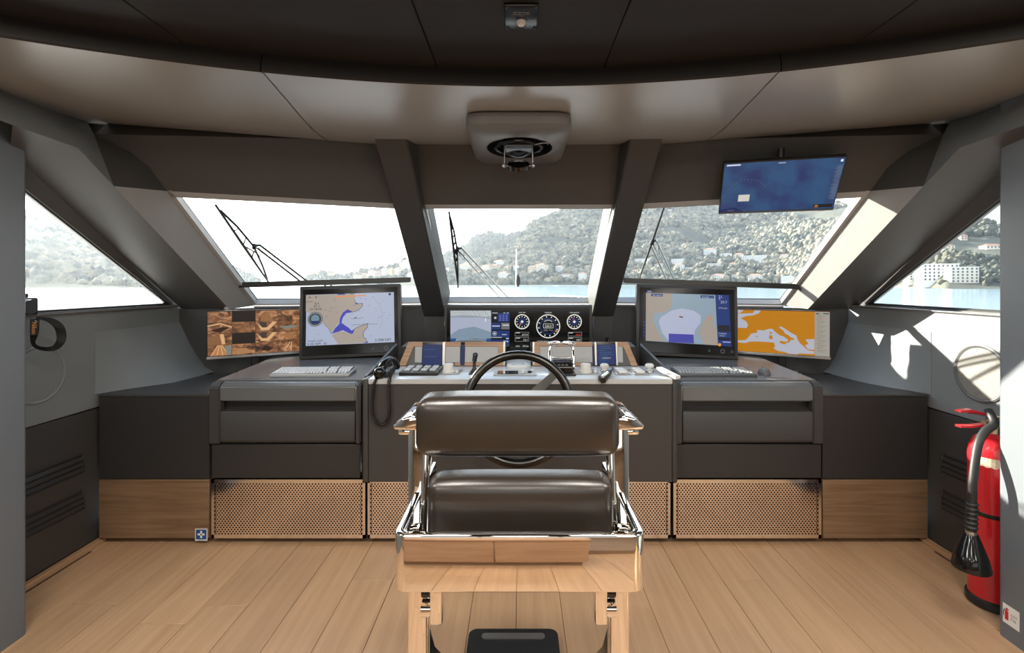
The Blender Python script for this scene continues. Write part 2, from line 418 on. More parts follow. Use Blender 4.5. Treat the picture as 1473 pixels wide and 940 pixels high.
for s, nm in ((-1, 'left'), (1, 'right')):
    wall = None; WX = 2.44 if s < 0 else 2.375        # the starboard lining stands a little further in
    # lower wall: two stacked panels with a seam, below the window sill
    bm = BM(); box(bm, s * 2.53, s * 2.458, 1.0, 3.62, 0, 1.33)
    wall = struct('wall_' + nm, bm, M_BLACK)
    bm = BM(); box(bm, s * 2.455, s * WX, 2.0, 2.86, .025, .777, .003, 1); obj('wall_panel', bm, M_LEATHER, wall)  # lower panel darker: its weaker light is put into the leather colour
    bm = BM(); box(bm, s * 2.455, s * WX, 2.0, 3.55, .783, 1.335, .003, 1)
    # the lining slopes down and inwards to the counter
    rows = []
    for y, xb in ((2.80, WX - .003), (2.88, WX - .04), (2.98, WX - .10), (3.12, 2.225), (3.3, 2.205), (3.56, 2.20)):
        rows.append([bm.verts.new((s * x, y, z)) for x, z in [(xb, .861)] + [(xb + (WX - .002 - xb) * u, .861 + .36 * u ** 1.6) for u in (.25, .5, .75, 1)] + [(WX + .005, .861)]])
    for r0, r1 in zip(rows, rows[1:]):
        for k in range(5): bm.faces.new((r0[k], r0[k + 1], r1[k + 1], r1[k]))
    bm.faces.new(rows[0]); bm.faces.new(rows[-1][::-1])
    obj('wall_panel', bm, M_WALL, wall)
    # sill ledge
    bm = BM(); slab(bm, [Vector((s * WX, 1.9, 1.33)), Vector((s * (WX - .02), 1.9, 1.345)), Vector((s * (WX - .02), 3.52, 1.345)), Vector((s * WX, 3.55, 1.33))], (s * .12, 0, 0), .004, 1)
    obj('sill_ledge', bm, M_REVEAL, wall)
    # leaning panel round the triangular side window
    P0 = Vector((-2.13, 1.2, 2.155)); sk = Vector((-.05 * -1 * s * -1, 0, 0))
    bm = BM()
    out = [side(p, s) for p in (Vector((-2.43, 1.2, 1.335)), Vector((-2.435, 3.53, 1.335)), Vector((-2.13, 2.62, 2.155)), P0)]
    hole = [side(p, s) for p in (W3, W2, W1, W0)]
    vo = [bm.verts.new(p) for p in out]; vh = [bm.verts.new(p) for p in hole]
    for i in range(4): bm.faces.new((vo[i], vo[(i + 1) % 4], vh[(i + 1) % 4], vh[i]))
    r_ = bmesh.ops.extrude_face_region(bm, geom=bm.faces[:]); bmesh.ops.translate(bm, verts=[v for v in r_['geom'] if isinstance(v, bmesh.types.BMVert)], vec=(s * .05, 0, .01))
    obj('window_surround', bm, M_CHEEK, wall)
    # frame strip round the side window and its pane
    nrm = Vector((s * 1, 0, .365)).normalized()
    win = BM(); loop = [W3, W2, W1, W0]
    for i in range(3):
        p, q = side(loop[i], s), side(loop[i + 1], s); d = (q - p).normalized(); w_ = nrm.cross(d) * (1 if s < 0 else -1)
        cen = sum((side(v, s) for v in loop), Vector()) / 4
        if w_.dot(cen - p) > 0: w_ = -w_
        wd = .018 if i == 0 else .075
        slab(win, [p - nrm * .006, q - nrm * .006, q + w_ * wd - nrm * .012, p + w_ * wd - nrm * .012], nrm * .03)
    wn = struct('window_%d' % (4 if s < 0 else 5), win, M_CHEEK)
    gk = BM()
    for i in range(3):
        p, q = side(loop[i], s), side(loop[i + 1], s)
        tube(gk, [p + nrm * .012, q + nrm * .012], .009, 6)
    obj('gasket', gk, M_GASKET, wn)
    bm = BM(); slab(bm, [side(p, s) + nrm * .02 for p in loop], nrm * .012); obj('pane', bm, M_GLASS, wn)
    # A pillar: dark aft facing cheek and the light reveal strip beside the windscreen
    F2 = side_pt(14, 222)
    bm = BM(); q_ = [side(p, s) for p in (A0, A, A.lerp(B, .5), B, Epos, F2.lerp(Epos, .5), F2)]; v_ = [bm.verts.new(p) for p in q_]
    for f in ((0, 1, 6), (1, 2, 5, 6), (2, 3, 4, 5)): bm.faces.new([v_[i] for i in f])
    struct('trim_%d' % (1 if s < 0 else 2), bm, M_CHEEK)
    bm = BM(); slab(bm, [side(p, s) for p in (Hn, B, C, D)], Vector((s * .10, .06, .05)))
    # rim line along the strip
    struct('trim_%d' % (3 if s < 0 else 4), bm, M_REVEAL)
    # band between side panel, soffit and header
    bm = BM()
    slab(bm, [side(p, s) for p in (Vector((-2.05, 1.2, ZS + .01)), Vector((-2.06, 1.9, ZS + .012)), Vector((-2.19, 2.47, ZS + .05)), S2, Hn, A, A0, Vector((-1.95, 1.2, 2.15)))], Vector((s * .08, .03, .04)))
    struct('trim_%d' % (5 if s < 0 else 6), bm, M_WALL)
    # near pillar: end of the inboard wall
    bm = BM(); xi = -2.105 if s < 0 else 2.055
    box(bm, xi, s * 2.53, 1.62, 2.09, 0, 2.33, .022, 4, vert_edge)
    struct('wall_%s_pillar' % nm, bm, M_PILLAR)
    # baseboard with a dark slot in front of it
    bm = BM(); box(bm, s * WX, s * (WX - .035), 2.05, 2.84, .0005, .024, .003, 1); struct('baseboard_' + nm, bm, M_PLANK)
    bm = BM(); box(bm, s * (WX - .045), s * (WX - .055), (2.22 if s < 0 else 2.55), 2.72, .0003, .002); b_ = obj('slot', bm, M_BLACK); b_['kind'] = 'structure'; b_.name = 'trim_slot_' + nm
for s, nm in ((-1, 'trim_14'), (1, 'trim_15')):     # block added at the joint of header, band and soffit to stop light leaks
    bm = BM(); box(bm, s * 2.02, s * 2.6, 2.535, 2.75, 2.20, 2.45); box(bm, s * 2.23, s * 2.6, 1.6, 2.535, 2.25, 2.45); struct(nm, bm, M_HEAD)
# header over the windscreen: three facets
S3 = Vector((-.87, 2.85, ZS + .07)); S3r = mir(S3)
for nm, pts in (('trim_7', (S2, S3, MT, D)), ('trim_8', (S3, S3r, mir(MT), MT)), ('trim_10', (mir(S2), S3r, mir(MT), mir(D)))):
    bm = BM(); nu, nv = 12, 6; g_ = [[bm.verts.new(pts[0].lerp(pts[1], u / nu).lerp(pts[3].lerp(pts[2], u / nu), v / nv)) for u in range(nu + 1)] for v in range(nv + 1)]
    for v in range(nv):
        for u in range(nu): bm.faces.new((g_[v][u], g_[v][u + 1], g_[v + 1][u + 1], g_[v + 1][u]))
    if nm != 'trim_8':
        q = [bm.verts.new(p if nm == 'trim_7' else mir(p)) for p in (S2, D, Hn)]; bm.faces.new(q)
    r_ = bmesh.ops.extrude_face_region(bm, geom=bm.faces[:]); bmesh.ops.translate(bm, verts=[v for v in r_['geom'] if isinstance(v, bmesh.types.BMVert)], vec=(0, .13, .13))
    struct(nm, bm, M_HEAD)
# windscreen: three raked panes in metal frames
def pane_window(name, tl, tr, br, bl, w=.02):
    ctr = (tl + tr + br + bl) / 4; n = (tr - tl).cross(bl - tl).normalized()
    if n.y < 0: n = -n
    fr = BM()
    pts = [tl, tr, br, bl]
    for i in range(4):
        p, q = pts[i], pts[(i + 1) % 4]; d = (q - p).normalized(); inn = n.cross(d)
        if inn.dot(ctr - p) < 0: inn = -inn
        ww = w * (2.3 if i == 0 else 1)
        slab(fr, [p, q, q + inn * ww, p + inn * ww], n * .05)
    win = struct(name, fr, M_FRAME)
    gk = BM()
    for i in range(4):
        p, q = pts[i], pts[(i + 1) % 4]
        tube(gk, [p + (ctr - p).normalized() * w * 1.1 + n * .045, q + (ctr - q).normalized() * w * 1.1 + n * .045], .006, 6)
    obj('gasket', gk, M_GASKET, win)
    bm = BM(); slab(bm, [p + n * .05 for p in pts], n * .012); obj('pane', bm, M_GLASS, win)
    return win, n
w1, n_c = pane_window('window_1', Vector((-.60, 3.02, 1.995)), Vector((.60, 3.02, 1.995)), Vector((.60, 3.93, 1.338)), Vector((-.60, 3.93, 1.338)))
w2, n_l = pane_window('window_2', D, MT, MB, C)
w3, n_r = pane_window('window_3', mir(MT), mir(D), mir(C), mir(MB))
# mullions, standing proud of the panes, from soffit to dash
for s, nm in ((-1, 'trim_11'), (1, 'trim_12')):
    tl, tr_ = P(540, 204, 2.655), P(586, 204, 2.655); bl, br = P(610, 457, 3.72), P(641, 457, 3.72)
    if s > 0: tl, tr_, br, bl = mir(tr_), mir(tl), mir(bl), mir(br)
    dr = (bl - tl).normalized(); nn = (tr_ - tl).normalized().cross(dr).normalized()
    if nn.y < 0: nn = -nn
    up = -dr * .06
    bm = BM(); slab(bm, [tl + up, tr_ + up, br, bl], nn * .26 + Vector((s * -.01, 0, 0)), .006, 2); struct(nm, bm, M_HEAD)
    # light inner edge strip against the centre pane
# front wall under the windscreen (dash upstand) and sill shelf
line = [Vector((-2.45, 3.5, 0)), Vector((-2.08, 3.52, 0)), Vector((-1.965, 3.63, 0)), Vector((-.70, 3.92, 0)), Vector((.70, 3.92, 0)), Vector((1.965, 3.63, 0)), Vector((2.08, 3.52, 0)), Vector((2.45, 3.5, 0))]
bm = BM()
inn = [bm.verts.new((p.x, p.y - (.05 if abs(p.x) < 2 else 0), 0)) for p in line]; int_ = [bm.verts.new((p.x, p.y - .0, 1.318)) for p in line]
ou = [bm.verts.new((p.x, p.y + .12, 0)) for p in line]; out_ = [bm.verts.new((p.x, p.y + .12, 1.318)) for p in line]
for i in range(len(line) - 1):
    bm.faces.new((inn[i], inn[i + 1], int_[i + 1], int_[i])); bm.faces.new((int_[i], int_[i + 1], out_[i + 1], out_[i])); bm.faces.new((ou[i], ou[i + 1], out_[i + 1], out_[i]))
struct('wall_front', bm, M_LEATHER)
sill = BM()
for a, b in ((2, 3), (3, 4), (4, 5)):
    p, q = line[a], line[b]; up_ = Vector((0, 0, 1.318)); slab(sill, [p + up_ + Vector((0, -.02, 0)), q + up_ + Vector((0, -.02, 0)), q + up_ + Vector((0, .13, 0)), p + up_ + Vector((0, .13, 0))], (0, 0, .014), .003, 1)
struct('trim_13', sill, M_REVEAL)
# oak step of the raised aft floor behind the helm
bm = BM(); box(bm, -2.1, 2.05, -3.19, -.82, .0005, .10, .004, 1); struct('floor_step', bm, M_AFT)
# aft part of the room: side walls, wood panelled bulkhead, with an unseen glazed opening added for fill daylight
for s, nm in ((-1, 'left'), (1, 'right')):
    bm = BM(); xi = -2.105 if s < 0 else 2.055
    box(bm, xi + s * .01, s * 2.53, -3.2, 1.62, 0, 2.35); struct('wall_%s_aft' % nm, bm, M_WALL)
bm = BM(); box(bm, -2.6, 2.6, -3.3, -3.2, 0, .95); box(bm, -2.6, -1.7, -3.3, -3.2, .95, 2.1); box(bm, 1.7, 2.6, -3.3, -3.2, .95, 2.1); box(bm, -2.6, 2.6, -3.3, -3.2, 2.1, 2.42)
wb = struct('wall_back', bm, M_AFT)
for i in range(4):
    bm = BM(); box(bm, -2.08 + i * 1.04 + .004, -2.08 + (i + 1) * 1.04 - .004, -3.2, -3.17, .08, .90, .004, 1); obj('wall_panel', bm, M_AFT, wb)
bm = BM(); box(bm, -2.1, 2.1, -3.2, -2.95, .90, .94, .004, 1); obj('ledge', bm, M_AFT, wb)
bm = BM()
for x in (-1.7, -.57, .57, 1.7): box(bm, x - .03, x + .03, -3.28, -3.22, .95, 2.1)
w6 = struct('window_6', bm, M_FRAME)
bm = BM(); box(bm, -1.7, 1.7, -3.255, -3.245, .95, 2.1); obj('pane', bm, M_GLASS, w6)
# ================================================================== outside: sea, shore, hills, village, bow
ZSEA = -4.0
bm = BM(); poly(bm, [(-9000, 14, ZSEA), (9000, 14, ZSEA), (9000, 9000, ZSEA), (-9000, 9000, ZSEA)])
m = bpy.data.materials.new('sea_water'); m.use_nodes = True; t = m.node_tree; b = t.nodes['Principled BSDF']
b.inputs['Base Color'].default_value = (.20, .30, .34, 1); b.inputs['Roughness'].default_value = .16; b.inputs['IOR'].default_value = 1.33
c = nd(t, 'ShaderNodeTexCoord'); mp = nd(t, 'ShaderNodeMapping'); mp.inputs['Scale'].default_value = (.12, .35, 1)
n = nd(t, 'ShaderNodeTexNoise', i_Scale=1.0, i_Detail=5.0, i_Roughness=.6); bp = nd(t, 'ShaderNodeBump', i_Strength=.35, i_Distance=.5)
t.links.new(c.outputs['Object'], mp.inputs[0]); t.links.new(mp.outputs[0], n.inputs['Vector']); t.links.new(n.outputs['Fac'], bp.inputs['Height']); t.links.new(bp.outputs[0], b.inputs['Normal'])
sea = struct('sea', bm, m, smooth=False)

def interp(tab, x):
    if x <= tab[0][0]: return tab[0][1]
    for (x0, v0), (x1, v1) in zip(tab, tab[1:]):
        if x <= x1:
            q = (x - x0) / (x1 - x0); q = q * q * (3 - 2 * q) if False else q
            return v0 + (v1 - v0) * q
    return tab[-1][1]
# silhouettes: bearing (as a pixel column) and height angle (pixel row) of each ridge
class Hill:
    def __init__(s, name, ridge, base, depth, col1, col2, x0, x1, nx=220, ny=34, rough=1.0, seed=1):
        s.ridge, s.base, s.depth, s.rough, s.seed, s.x0, s.x1 = ridge, base, depth, rough, seed, x0, x1
        bm = BM(); rows = []
        for j in range(ny + 3):
            q = j / ny; row = []
            for i in range(nx + 1):
                px = x0 + (x1 - x0) * i / nx
                row.append(bm.verts.new(s.at(px, min(q, 1.0)) if j <= ny else s.at(px, 1.0) + Vector((0, 220 * (j - ny), -160 * (j - ny)))))
            rows.append(row)
        for r0, r1 in zip(rows, rows[1:]):
            for i in range(nx): bm.faces.new((r0[i], r0[i + 1], r1[i + 1], r1[i]))
        s.ob = struct(name, bm, mat(name + '_ground', col1, .95, var=.45, vscale=.018, spec=.1))
    def db(s, px): return interp(s.base, px)
    def dr(s, px): return interp(s.depth, px)
    def at(s, px, q):
        d0, d1 = s.db(px), s.dr(px); y = d0 + (d1 - d0) * q
        zr = EYE + (CY - interp(s.ridge, px)) / F * d1
        x = (px - CX) / F * y
        nz = mnoise.fractal(Vector((x * .004, y * .004, s.seed)), 1.0, 2.0, 5) * 26 * s.rough * math.sin(math.pi * min(max(q, 0), 1)) ** .8
        nz += mnoise.noise(Vector((x * .02, y * .02, s.seed + 7))) * 4 * s.rough * min(1, q * 3)
        z = ZSEA - .5 + (zr - ZSEA) * (.75 * q ** .95 + .25 * q * q) + nz * (1 if q < .97 else .4)
        return Vector((x, y, max(z, ZSEA - .5)))
    def find(s, px, py):
        """the first point of the slope seen at this bearing and height"""
        for k in range(1, 201):
            p = s.at(px, k / 200)
            if CY - F * (p.z - EYE) / p.y <= py: return p
        return s.at(px, 1.0)
OL1 = (.10, .10, .078, 1)
far = Hill('hill_far', [(560, 392), (600, 385), (630, 373), (645, 366), (667, 358), (681, 343), (698, 337), (714, 338), (730, 339), (745, 336), (790, 338), (850, 345)],
           [(560, 1500), (850, 1500)], [(560, 2300), (850, 2500)], (.10, .115, .085, 1), None, 540, 850, 110, 24, .8, 3)
main = Hill('hill_main', [(590, 406), (640, 398), (662, 389), (690, 377), (716, 365), (742, 352), (763, 325), (773, 318), (793, 311), (824, 297), (850, 290), (900, 287), (960, 291), (1013, 295), (1030, 295), (1060, 290), (1130, 288), (1200, 293), (1235, 298), (1300, 308), (1350, 317), (1393, 322), (1421, 321), (1440, 324), (1600, 345), (1900, 380)],
            [(590, 1050), (1120, 1050), (1260, 760), (1360, 500), (1900, 420)], [(590, 1300), (700, 1500), (850, 2000), (1120, 2000), (1260, 1500), (1360, 900), (1900, 700)], OL1, None, 585, 1900, 330, 60, 1.0, 11)
town_hill = Hill('hill_town', [(430, 405), (446, 399), (455, 393), (470, 394), (478, 393), (494, 399), (510, 393), (529, 388), (550, 385), (566, 383), (584, 374), (600, 372), (640, 380), (680, 392), (720, 404)],
            [(430, 1250), (720, 1150)], [(430, 1500), (720, 1500)], (.14, .14, .11, 1), None, 425, 720, 90, 16, .25, 5)
west = Hill('hill_west', [(-500, 210), (-200, 255), (35, 304), (80, 318), (130, 343), (180, 370), (240, 393), (300, 392), (318, 384), (330, 387), (350, 396), (368, 405)],
            [(-500, 480), (250, 650), (370, 1200)], [(-500, 900), (250, 1100), (370, 1500)], (.26, .22, .15, 1), None, -500, 372, 200, 40, .5, 21)

# trees: thousands of crowns on each slope, nobody could count them
ICO = BM(); bmesh.ops.create_icosphere(ICO, subdivisions=1, radius=1.0)
IV = [v.co.copy() for v in ICO.verts]; ICO.verts.index_update(); IFc = [[v.index for v in f.verts] for f in ICO.faces]; ICO.free()
def tree_mat(name, c1, c2):
    m = bpy.data.materials.new(name); m.use_nodes = True; t = m.node_tree; b = t.nodes['Principled BSDF']
    c = nd(t, 'ShaderNodeTexCoord'); n = nd(t, 'ShaderNodeTexNoise', i_Scale=.035, i_Detail=5.0, i_Roughness=.7)
    r = nd(t, 'ShaderNodeValToRGB'); r.color_ramp.elements[0].position = .38; r.color_ramp.elements[0].color = c1; r.color_ramp.elements[1].position = .62; r.color_ramp.elements[1].color = c2
    t.links.new(c.outputs['Object'], n.inputs['Vector']); t.links.new(n.outputs['Fac'], r.inputs[0]); t.links.new(r.outputs[0], b.inputs['Base Color'])
    b.inputs['Roughness'].default_value = .9; b.inputs['Specular IOR Level'].default_value = .1
    return m
HOUSES = []
def trees(name, hill, n, x0, x1, q0, q1, rad, m, seed, label):
    rr = random.Random(seed); vs = []; fs = []
    for k in range(n):
        px = rr.uniform(x0, x1); q = q0 + (q1 - q0) * rr.random() ** .9
        p = hill.at(px, q)
        dens = mnoise.noise(Vector((p.x * .006, p.y * .006, 3.3)))
        if dens < -.32: continue
        sx_, sy_ = CX + F * p.x / p.y, CY - F * (p.z - EYE) / p.y
        if any(abs(sx_ - hx) < hw / 2 + 2.5 and hy - hh - 2 < sy_ < hy + 3.5 and p.y < yy + 15 for hx, hy, hw, hh, yy in HOUSES): continue
        r = rad * (p.y / 1300) ** .5 * rr.uniform(.55, 1.25); hz = r * rr.uniform(.8, 1.35); b0 = len(vs)
        jx = rr.random() * 6
        for v in IV:
            w = 1 + .28 * mnoise.noise(v * 2.3 + Vector((jx, k * .37, 0)))
            vs.append((p.x + v.x * r * w, p.y + v.y * r * w, p.z + hz * .45 + v.z * hz * w))
        for f in IFc: fs.append([i + b0 for i in f])
    me = bpy.data.meshes.new(name); me.from_pydata(vs, [], fs); me.materials.append(m)
    o = bpy.data.objects.new(name, me); COL.objects.link(o)
    return tag(o, label, 'trees', kind='stuff')
TM1 = tree_mat('olive_foliage_lit_shade', (.045, .060, .058, 1), (.29, .255, .18, 1))  # bluish shade and cream sunlit tones are put into the foliage colour
TM2 = tree_mat('far_foliage', (.045, .055, .045, 1), (.12, .115, .085, 1))
# haze over the water: one large block of thin air scatter
bm = BM(); box(bm, -9000, 9000, 60, 6000, ZSEA - 3, 700)
hz_m = bpy.data.materials.new('sea_haze'); hz_m.use_nodes = True; t = hz_m.node_tree; t.nodes.clear()
vs_ = nd(t, 'ShaderNodeVolumeScatter', i_Density=.00007, i_Anisotropy=.55); vs_.inputs['Color'].default_value = (.86, .93, 1, 1); o_ = nd(t, 'ShaderNodeOutputMaterial'); t.links.new(vs_.outputs[0], o_.inputs['Volume'])
tag(obj('sea_haze', bm, hz_m, smooth=False), 'thin bright haze lying over the water and the hills', 'haze', kind='stuff')

# houses, each one a thing: walls, roof, windows
HW = [mat('render_cream', (.80, .72, .60, 1), .9), mat('render_white', (.86, .84, .80, 1), .9), mat('render_ochre', (.70, .56, .40, 1), .9), mat('render_pink', (.68, .52, .43, 1), .9)]
M_ROOF = mat('terracotta_roof', (.30, .16, .10, 1), .9); M_HWIN = mat('house_window', (.09, .10, .11, 1), .5)
def house(hill, px, py, wpx, hpx, ci, label, roof='hip', group=None, deep=.7):
    p = hill.find(px, py) if hill else None
    sc_ = p.y / F; w, h = wpx * sc_, hpx * sc_; d = max(9, w * deep)
    HOUSES.append((px, py, wpx, hpx, p.y + d)); ang = R(-38) if px > 560 and px < 1250 else R(-12)
    r = thing('hillside_house', label, 'house', (p.x, p.y - d * .4, p.z - h * .05), (0, 0, ang), group)
    bm = BM(); box(bm, -w / 2, w / 2, 0, d, -h * .4, h); obj('wall', bm, HW[ci], r, local=True, smooth=False)
    bm = BM()
    if roof == 'flat': box(bm, -w / 2 - .3, w / 2 + .3, -.3, d + .3, h, h + .6)
    else:
        e = .7; rh = min(w, d) * .2; v = [bm.verts.new(q) for q in ((-w/2-e, -e, h), (w/2+e, -e, h), (w/2+e, d+e, h), (-w/2-e, d+e, h), (-w/2+w*.25, d/2, h+rh), (w/2-w*.25, d/2, h+rh))]
        for f in ((0,1,5,4), (1,2,5), (2,3,4,5), (3,0,4), (3,2,1,0)): bm.faces.new([v[i] for i in f])
    obj('roof', bm, M_ROOF if roof != 'flat' else HW[1], r, local=True, smooth=False)
    bm = BM(); nf = max(1, round(h / 3.6)); nc = max(2, round(w / 4.2))
    for a in range(nf):
        for k in range(nc):
            x = -w / 2 + (k + .5) * w / nc; z = (a + .5) * h / nf; box(bm, x - w / nc * .2, x + w / nc * .2, -.12, .1, z - h / nf * .28, z + h / nf * .28)
    obj('window_openings', bm, M_HWIN, r, local=True, smooth=False, kind='stuff')
    return r
ORD = ['first', 'second', 'third', 'fourth', 'fifth', 'sixth', 'seventh', 'eighth', 'ninth', 'tenth', 'eleventh', 'twelfth', 'thirteenth', 'fourteenth', 'fifteenth', 'sixteenth', 'seventeenth', 'eighteenth']
COLN = ['cream', 'white', 'ochre', 'pink']
centre_houses = [(641, 394, 13, 11, 1), (668, 391, 18, 10, 0), (684, 397, 12, 6, 3), (698, 393, 16, 10, 0), (710, 390, 12, 8, 2), (716, 383, 16, 7, 1), (722, 401, 15, 8, 1), (728, 390, 9, 6, 2), (742, 391, 10, 8, 1), (764, 393, 12, 9, 2), (776, 393, 16, 12, 0), (786, 405, 9, 4, 2), (803, 391, 11, 7, 1), (812, 400, 14, 5, 1), (836, 404, 10, 11, 1), (844, 389, 8, 6, 3), (858, 403, 8, 7, 0)]
for i, (x, y, w_, h_, ci) in enumerate(sorted(centre_houses)):
    house(main if x > 660 else main, x, y, w_, h_, ci, 'small %s house seen through the centre windscreen, %s from the left along the shore' % (COLN[ci], ORD[i]))
right_houses = [(912, 394, 9, 5, 2), (922, 378, 22, 4, 1), (946, 386, 12, 5, 1), (972, 379, 17, 6, 1), (974, 387, 13, 6, 1), (990, 391, 9, 5, 0), (1018, 368, 15, 9, 1), (1041, 371, 14, 6, 1), (1052, 384, 9, 5, 0), (1060, 373, 12, 7, 0), (1074, 375, 14, 7, 1), (1090, 377, 16, 9, 1), (1024, 384, 18, 4, 0), (1082, 403, 20, 6, 1), (1056, 401, 9, 5, 0), (1130, 407, 16, 9, 1), (1030, 402, 18, 5, 1), (1126, 372, 9, 5, 1)]
for i, (x, y, w_, h_, ci) in enumerate(sorted(right_houses)):
    house(main, x, y, w_, h_, ci, 'small %s house on the hillside in the starboard windscreen, %s from the left' % (COLN[ci], ORD[i]), 'flat' if i % 2 else 'hip')
for i, (x, y, w_, h_, ci) in enumerate(((1322, 403, 34, 18, 0), (1346, 404, 44, 24, 1), (1382, 406, 34, 22, 0))):
    house(main, x, y, w_, h_, ci, ('plain cream villa left of the large white hotel in the starboard side window', 'large white hotel by the water in the starboard side window', 'cream apartment block right of the large white hotel in the side window')[i], 'flat', deep=.5)
for i, (x, y, w_, h_, ci) in enumerate(((1362, 360, 14, 6, 0), (1384, 345, 8, 6, 3), (1426, 358, 22, 4, 0))):
    house(main, x, y, w_, h_, ci, ('cream house half way up the wooded slope in the side window', 'pink house highest on the wooded slope in the side window', 'long low cream house at the edge of the side window')[i])
town = [(455, 395, 9, 5, 2), (477, 396, 12, 5, 2), (513, 402, 9, 6, 0), (524, 400, 8, 6, 2), (534, 398, 9, 8, 0), (544, 398, 8, 7, 3), (553, 396, 9, 9, 0), (562, 396, 8, 9, 2), (571, 395, 9, 9, 0), (584, 386, 15, 11, 0), (590, 400, 10, 7, 1)]
for i, (x, y, w_, h_, ci) in enumerate(town):
    house(town_hill, x, y, w_, h_, ci, 'small hazy %s house of the promontory town, %s from the left' % (COLN[ci], ORD[i]))
p = town_hill.find(455, 393); bm = BM(); disc(bm, p + Vector((0, 0, 0)), 5, 20, n=10); lathe(bm, [(5.5, 20), (3.2, 25), (.1, 34)], p, n=10)
tag(obj('bell_tower', bm, HW[2]), 'small pointed bell tower at the left end of the promontory town', 'tower')
trees('hillside_trees', main, 17000, 600, 1260, .02, 1.0, 8.0, TM1, 1, 'dense olive and pine trees covering the hillside beyond the windscreen')
trees('woodland_trees', main, 2600, 1255, 1560, .04, 1.0, 6.5, TM2, 2, 'dark woodland trees on the slope seen through the starboard side window')
trees('ridge_trees', far, 2600, 560, 800, .1, 1.0, 9.0, TM2, 3, 'dark trees on the farther ridge behind the sunlit slope')
trees('headland_trees', west, 3200, -60, 370, .05, 1.0, 9.5, TM1, 4, 'pale sunlit trees on the headland outside the port side window')
trees('town_trees', town_hill, 700, 440, 640, .1, 1.0, 6.0, TM2, 5, 'trees between the town houses on the promontory')


# quay line along the foot of the slopes
bm = BM()
for x0_, x1_ in ((600, 880), (880, 1160), (1160, 1300), (1300, 1460)):
    a, b2 = main.at(x0_, 0), main.at(x1_, 0)
    slab(bm, [Vector((a.x, a.y - 6, ZSEA - 1)), Vector((b2.x, b2.y - 6, ZSEA - 1)), Vector((b2.x, b2.y + 9, ZSEA - 1)), Vector((a.x, a.y + 9, ZSEA - 1))], (0, 0, 3.0))
tag(obj('shore_quay', bm, HW[0], smooth=False), 'low pale stone quay along the foot of the hillside', 'quay')
# small boats on the water near the shore
for i, (px, y) in enumerate(((655, 800), (800, 930), (862, 900))):
    x = (px - CX) / F * y; r = thing('moored_boat', ('white boat moored close to the shore, under the wiper blade of the centre pane', 'tiny white boat moored near the middle of the shore', 'white boat moored before the shore at the right end of the centre pane')[i], 'boat', (x, y, ZSEA))
    bm = BM(); prof = [(-7, 0), (-4.5, 1.5), (4, 1.6), (6.5, 0), (4, -1.6), (-4.5, -1.5)]; slab(bm, [(a, b, 0) for a, b in prof], (0, 0, 1.3)); obj('hull', bm, HW[1], r, local=True, smooth=False)
    bm = BM(); box(bm, -2.5, 2, -1, 1, 1.3, 2.6, .2, 1); obj('cabin', bm, HW[1], r, local=True, smooth=False)

# foredeck of the yacht, its rails and jackstaff
M_DECK = mat('white_gelcoat', (.62, .62, .60, 1), .35)
bm = BM(); slab(bm, [(-2.7, 4.06, .62), (2.7, 4.06, .62), (2.5, 8, .70), (1.6, 12.5, .74), (.15, 16.2, .78), (-.15, 16.2, .78), (-1.6, 12.5, .74), (-2.5, 8, .70)], (0, 0, -.4))
struct('foredeck', bm, M_DECK)
for s in (-1, 1):
    r = thing('bow_rail', 'steel guard rail on the %s edge of the foredeck' % ('port' if s < 0 else 'starboard'), 'rail', (s * 2.0, 9.0, .70))
    top = [(0, -.9, .50), (-s * .02, .0, .50), (-s * .28, .55, .50), (-s * .55, 1.3, .50), (-s * 1.2, 3.2, .50)]
    bm = BM(); tube(bm, top, .022, 8); obj('top_rail', bm, M_STEEL, r, local=True)
    for q in (top[0], top[1], top[3], top[4]):
        bm = BM(); tube(bm, [(q[0], q[1], .0), q], .018, 8); obj('stanchion', bm, M_STEEL, r, local=True)
r = thing('jackstaff', 'thin white jackstaff with a furled dark flag at the bow', 'flagpole', (-.07, 15.2, .78))
top = P(742.5, 358, 15.2); bm = BM(); tube(bm, [(0, 0, 0), (0, 0, top.z - .78)], [.032, .014], 8); obj('pole', bm, M_WHITE, r, local=True)
z0, z1 = P(744, 412, 15.2).z - .78, P(744, 395, 15.2).z - .78
bm = BM(); lathe(bm, [(.02, z0 - .02), (.06, z0 + .06), (.075, (z0 + z1) / 2), (.04, z1 - .05), (.015, z1)], (.05, 0, 0), n=12); obj('furled_flag', bm, M_RUBBER, r, local=True)
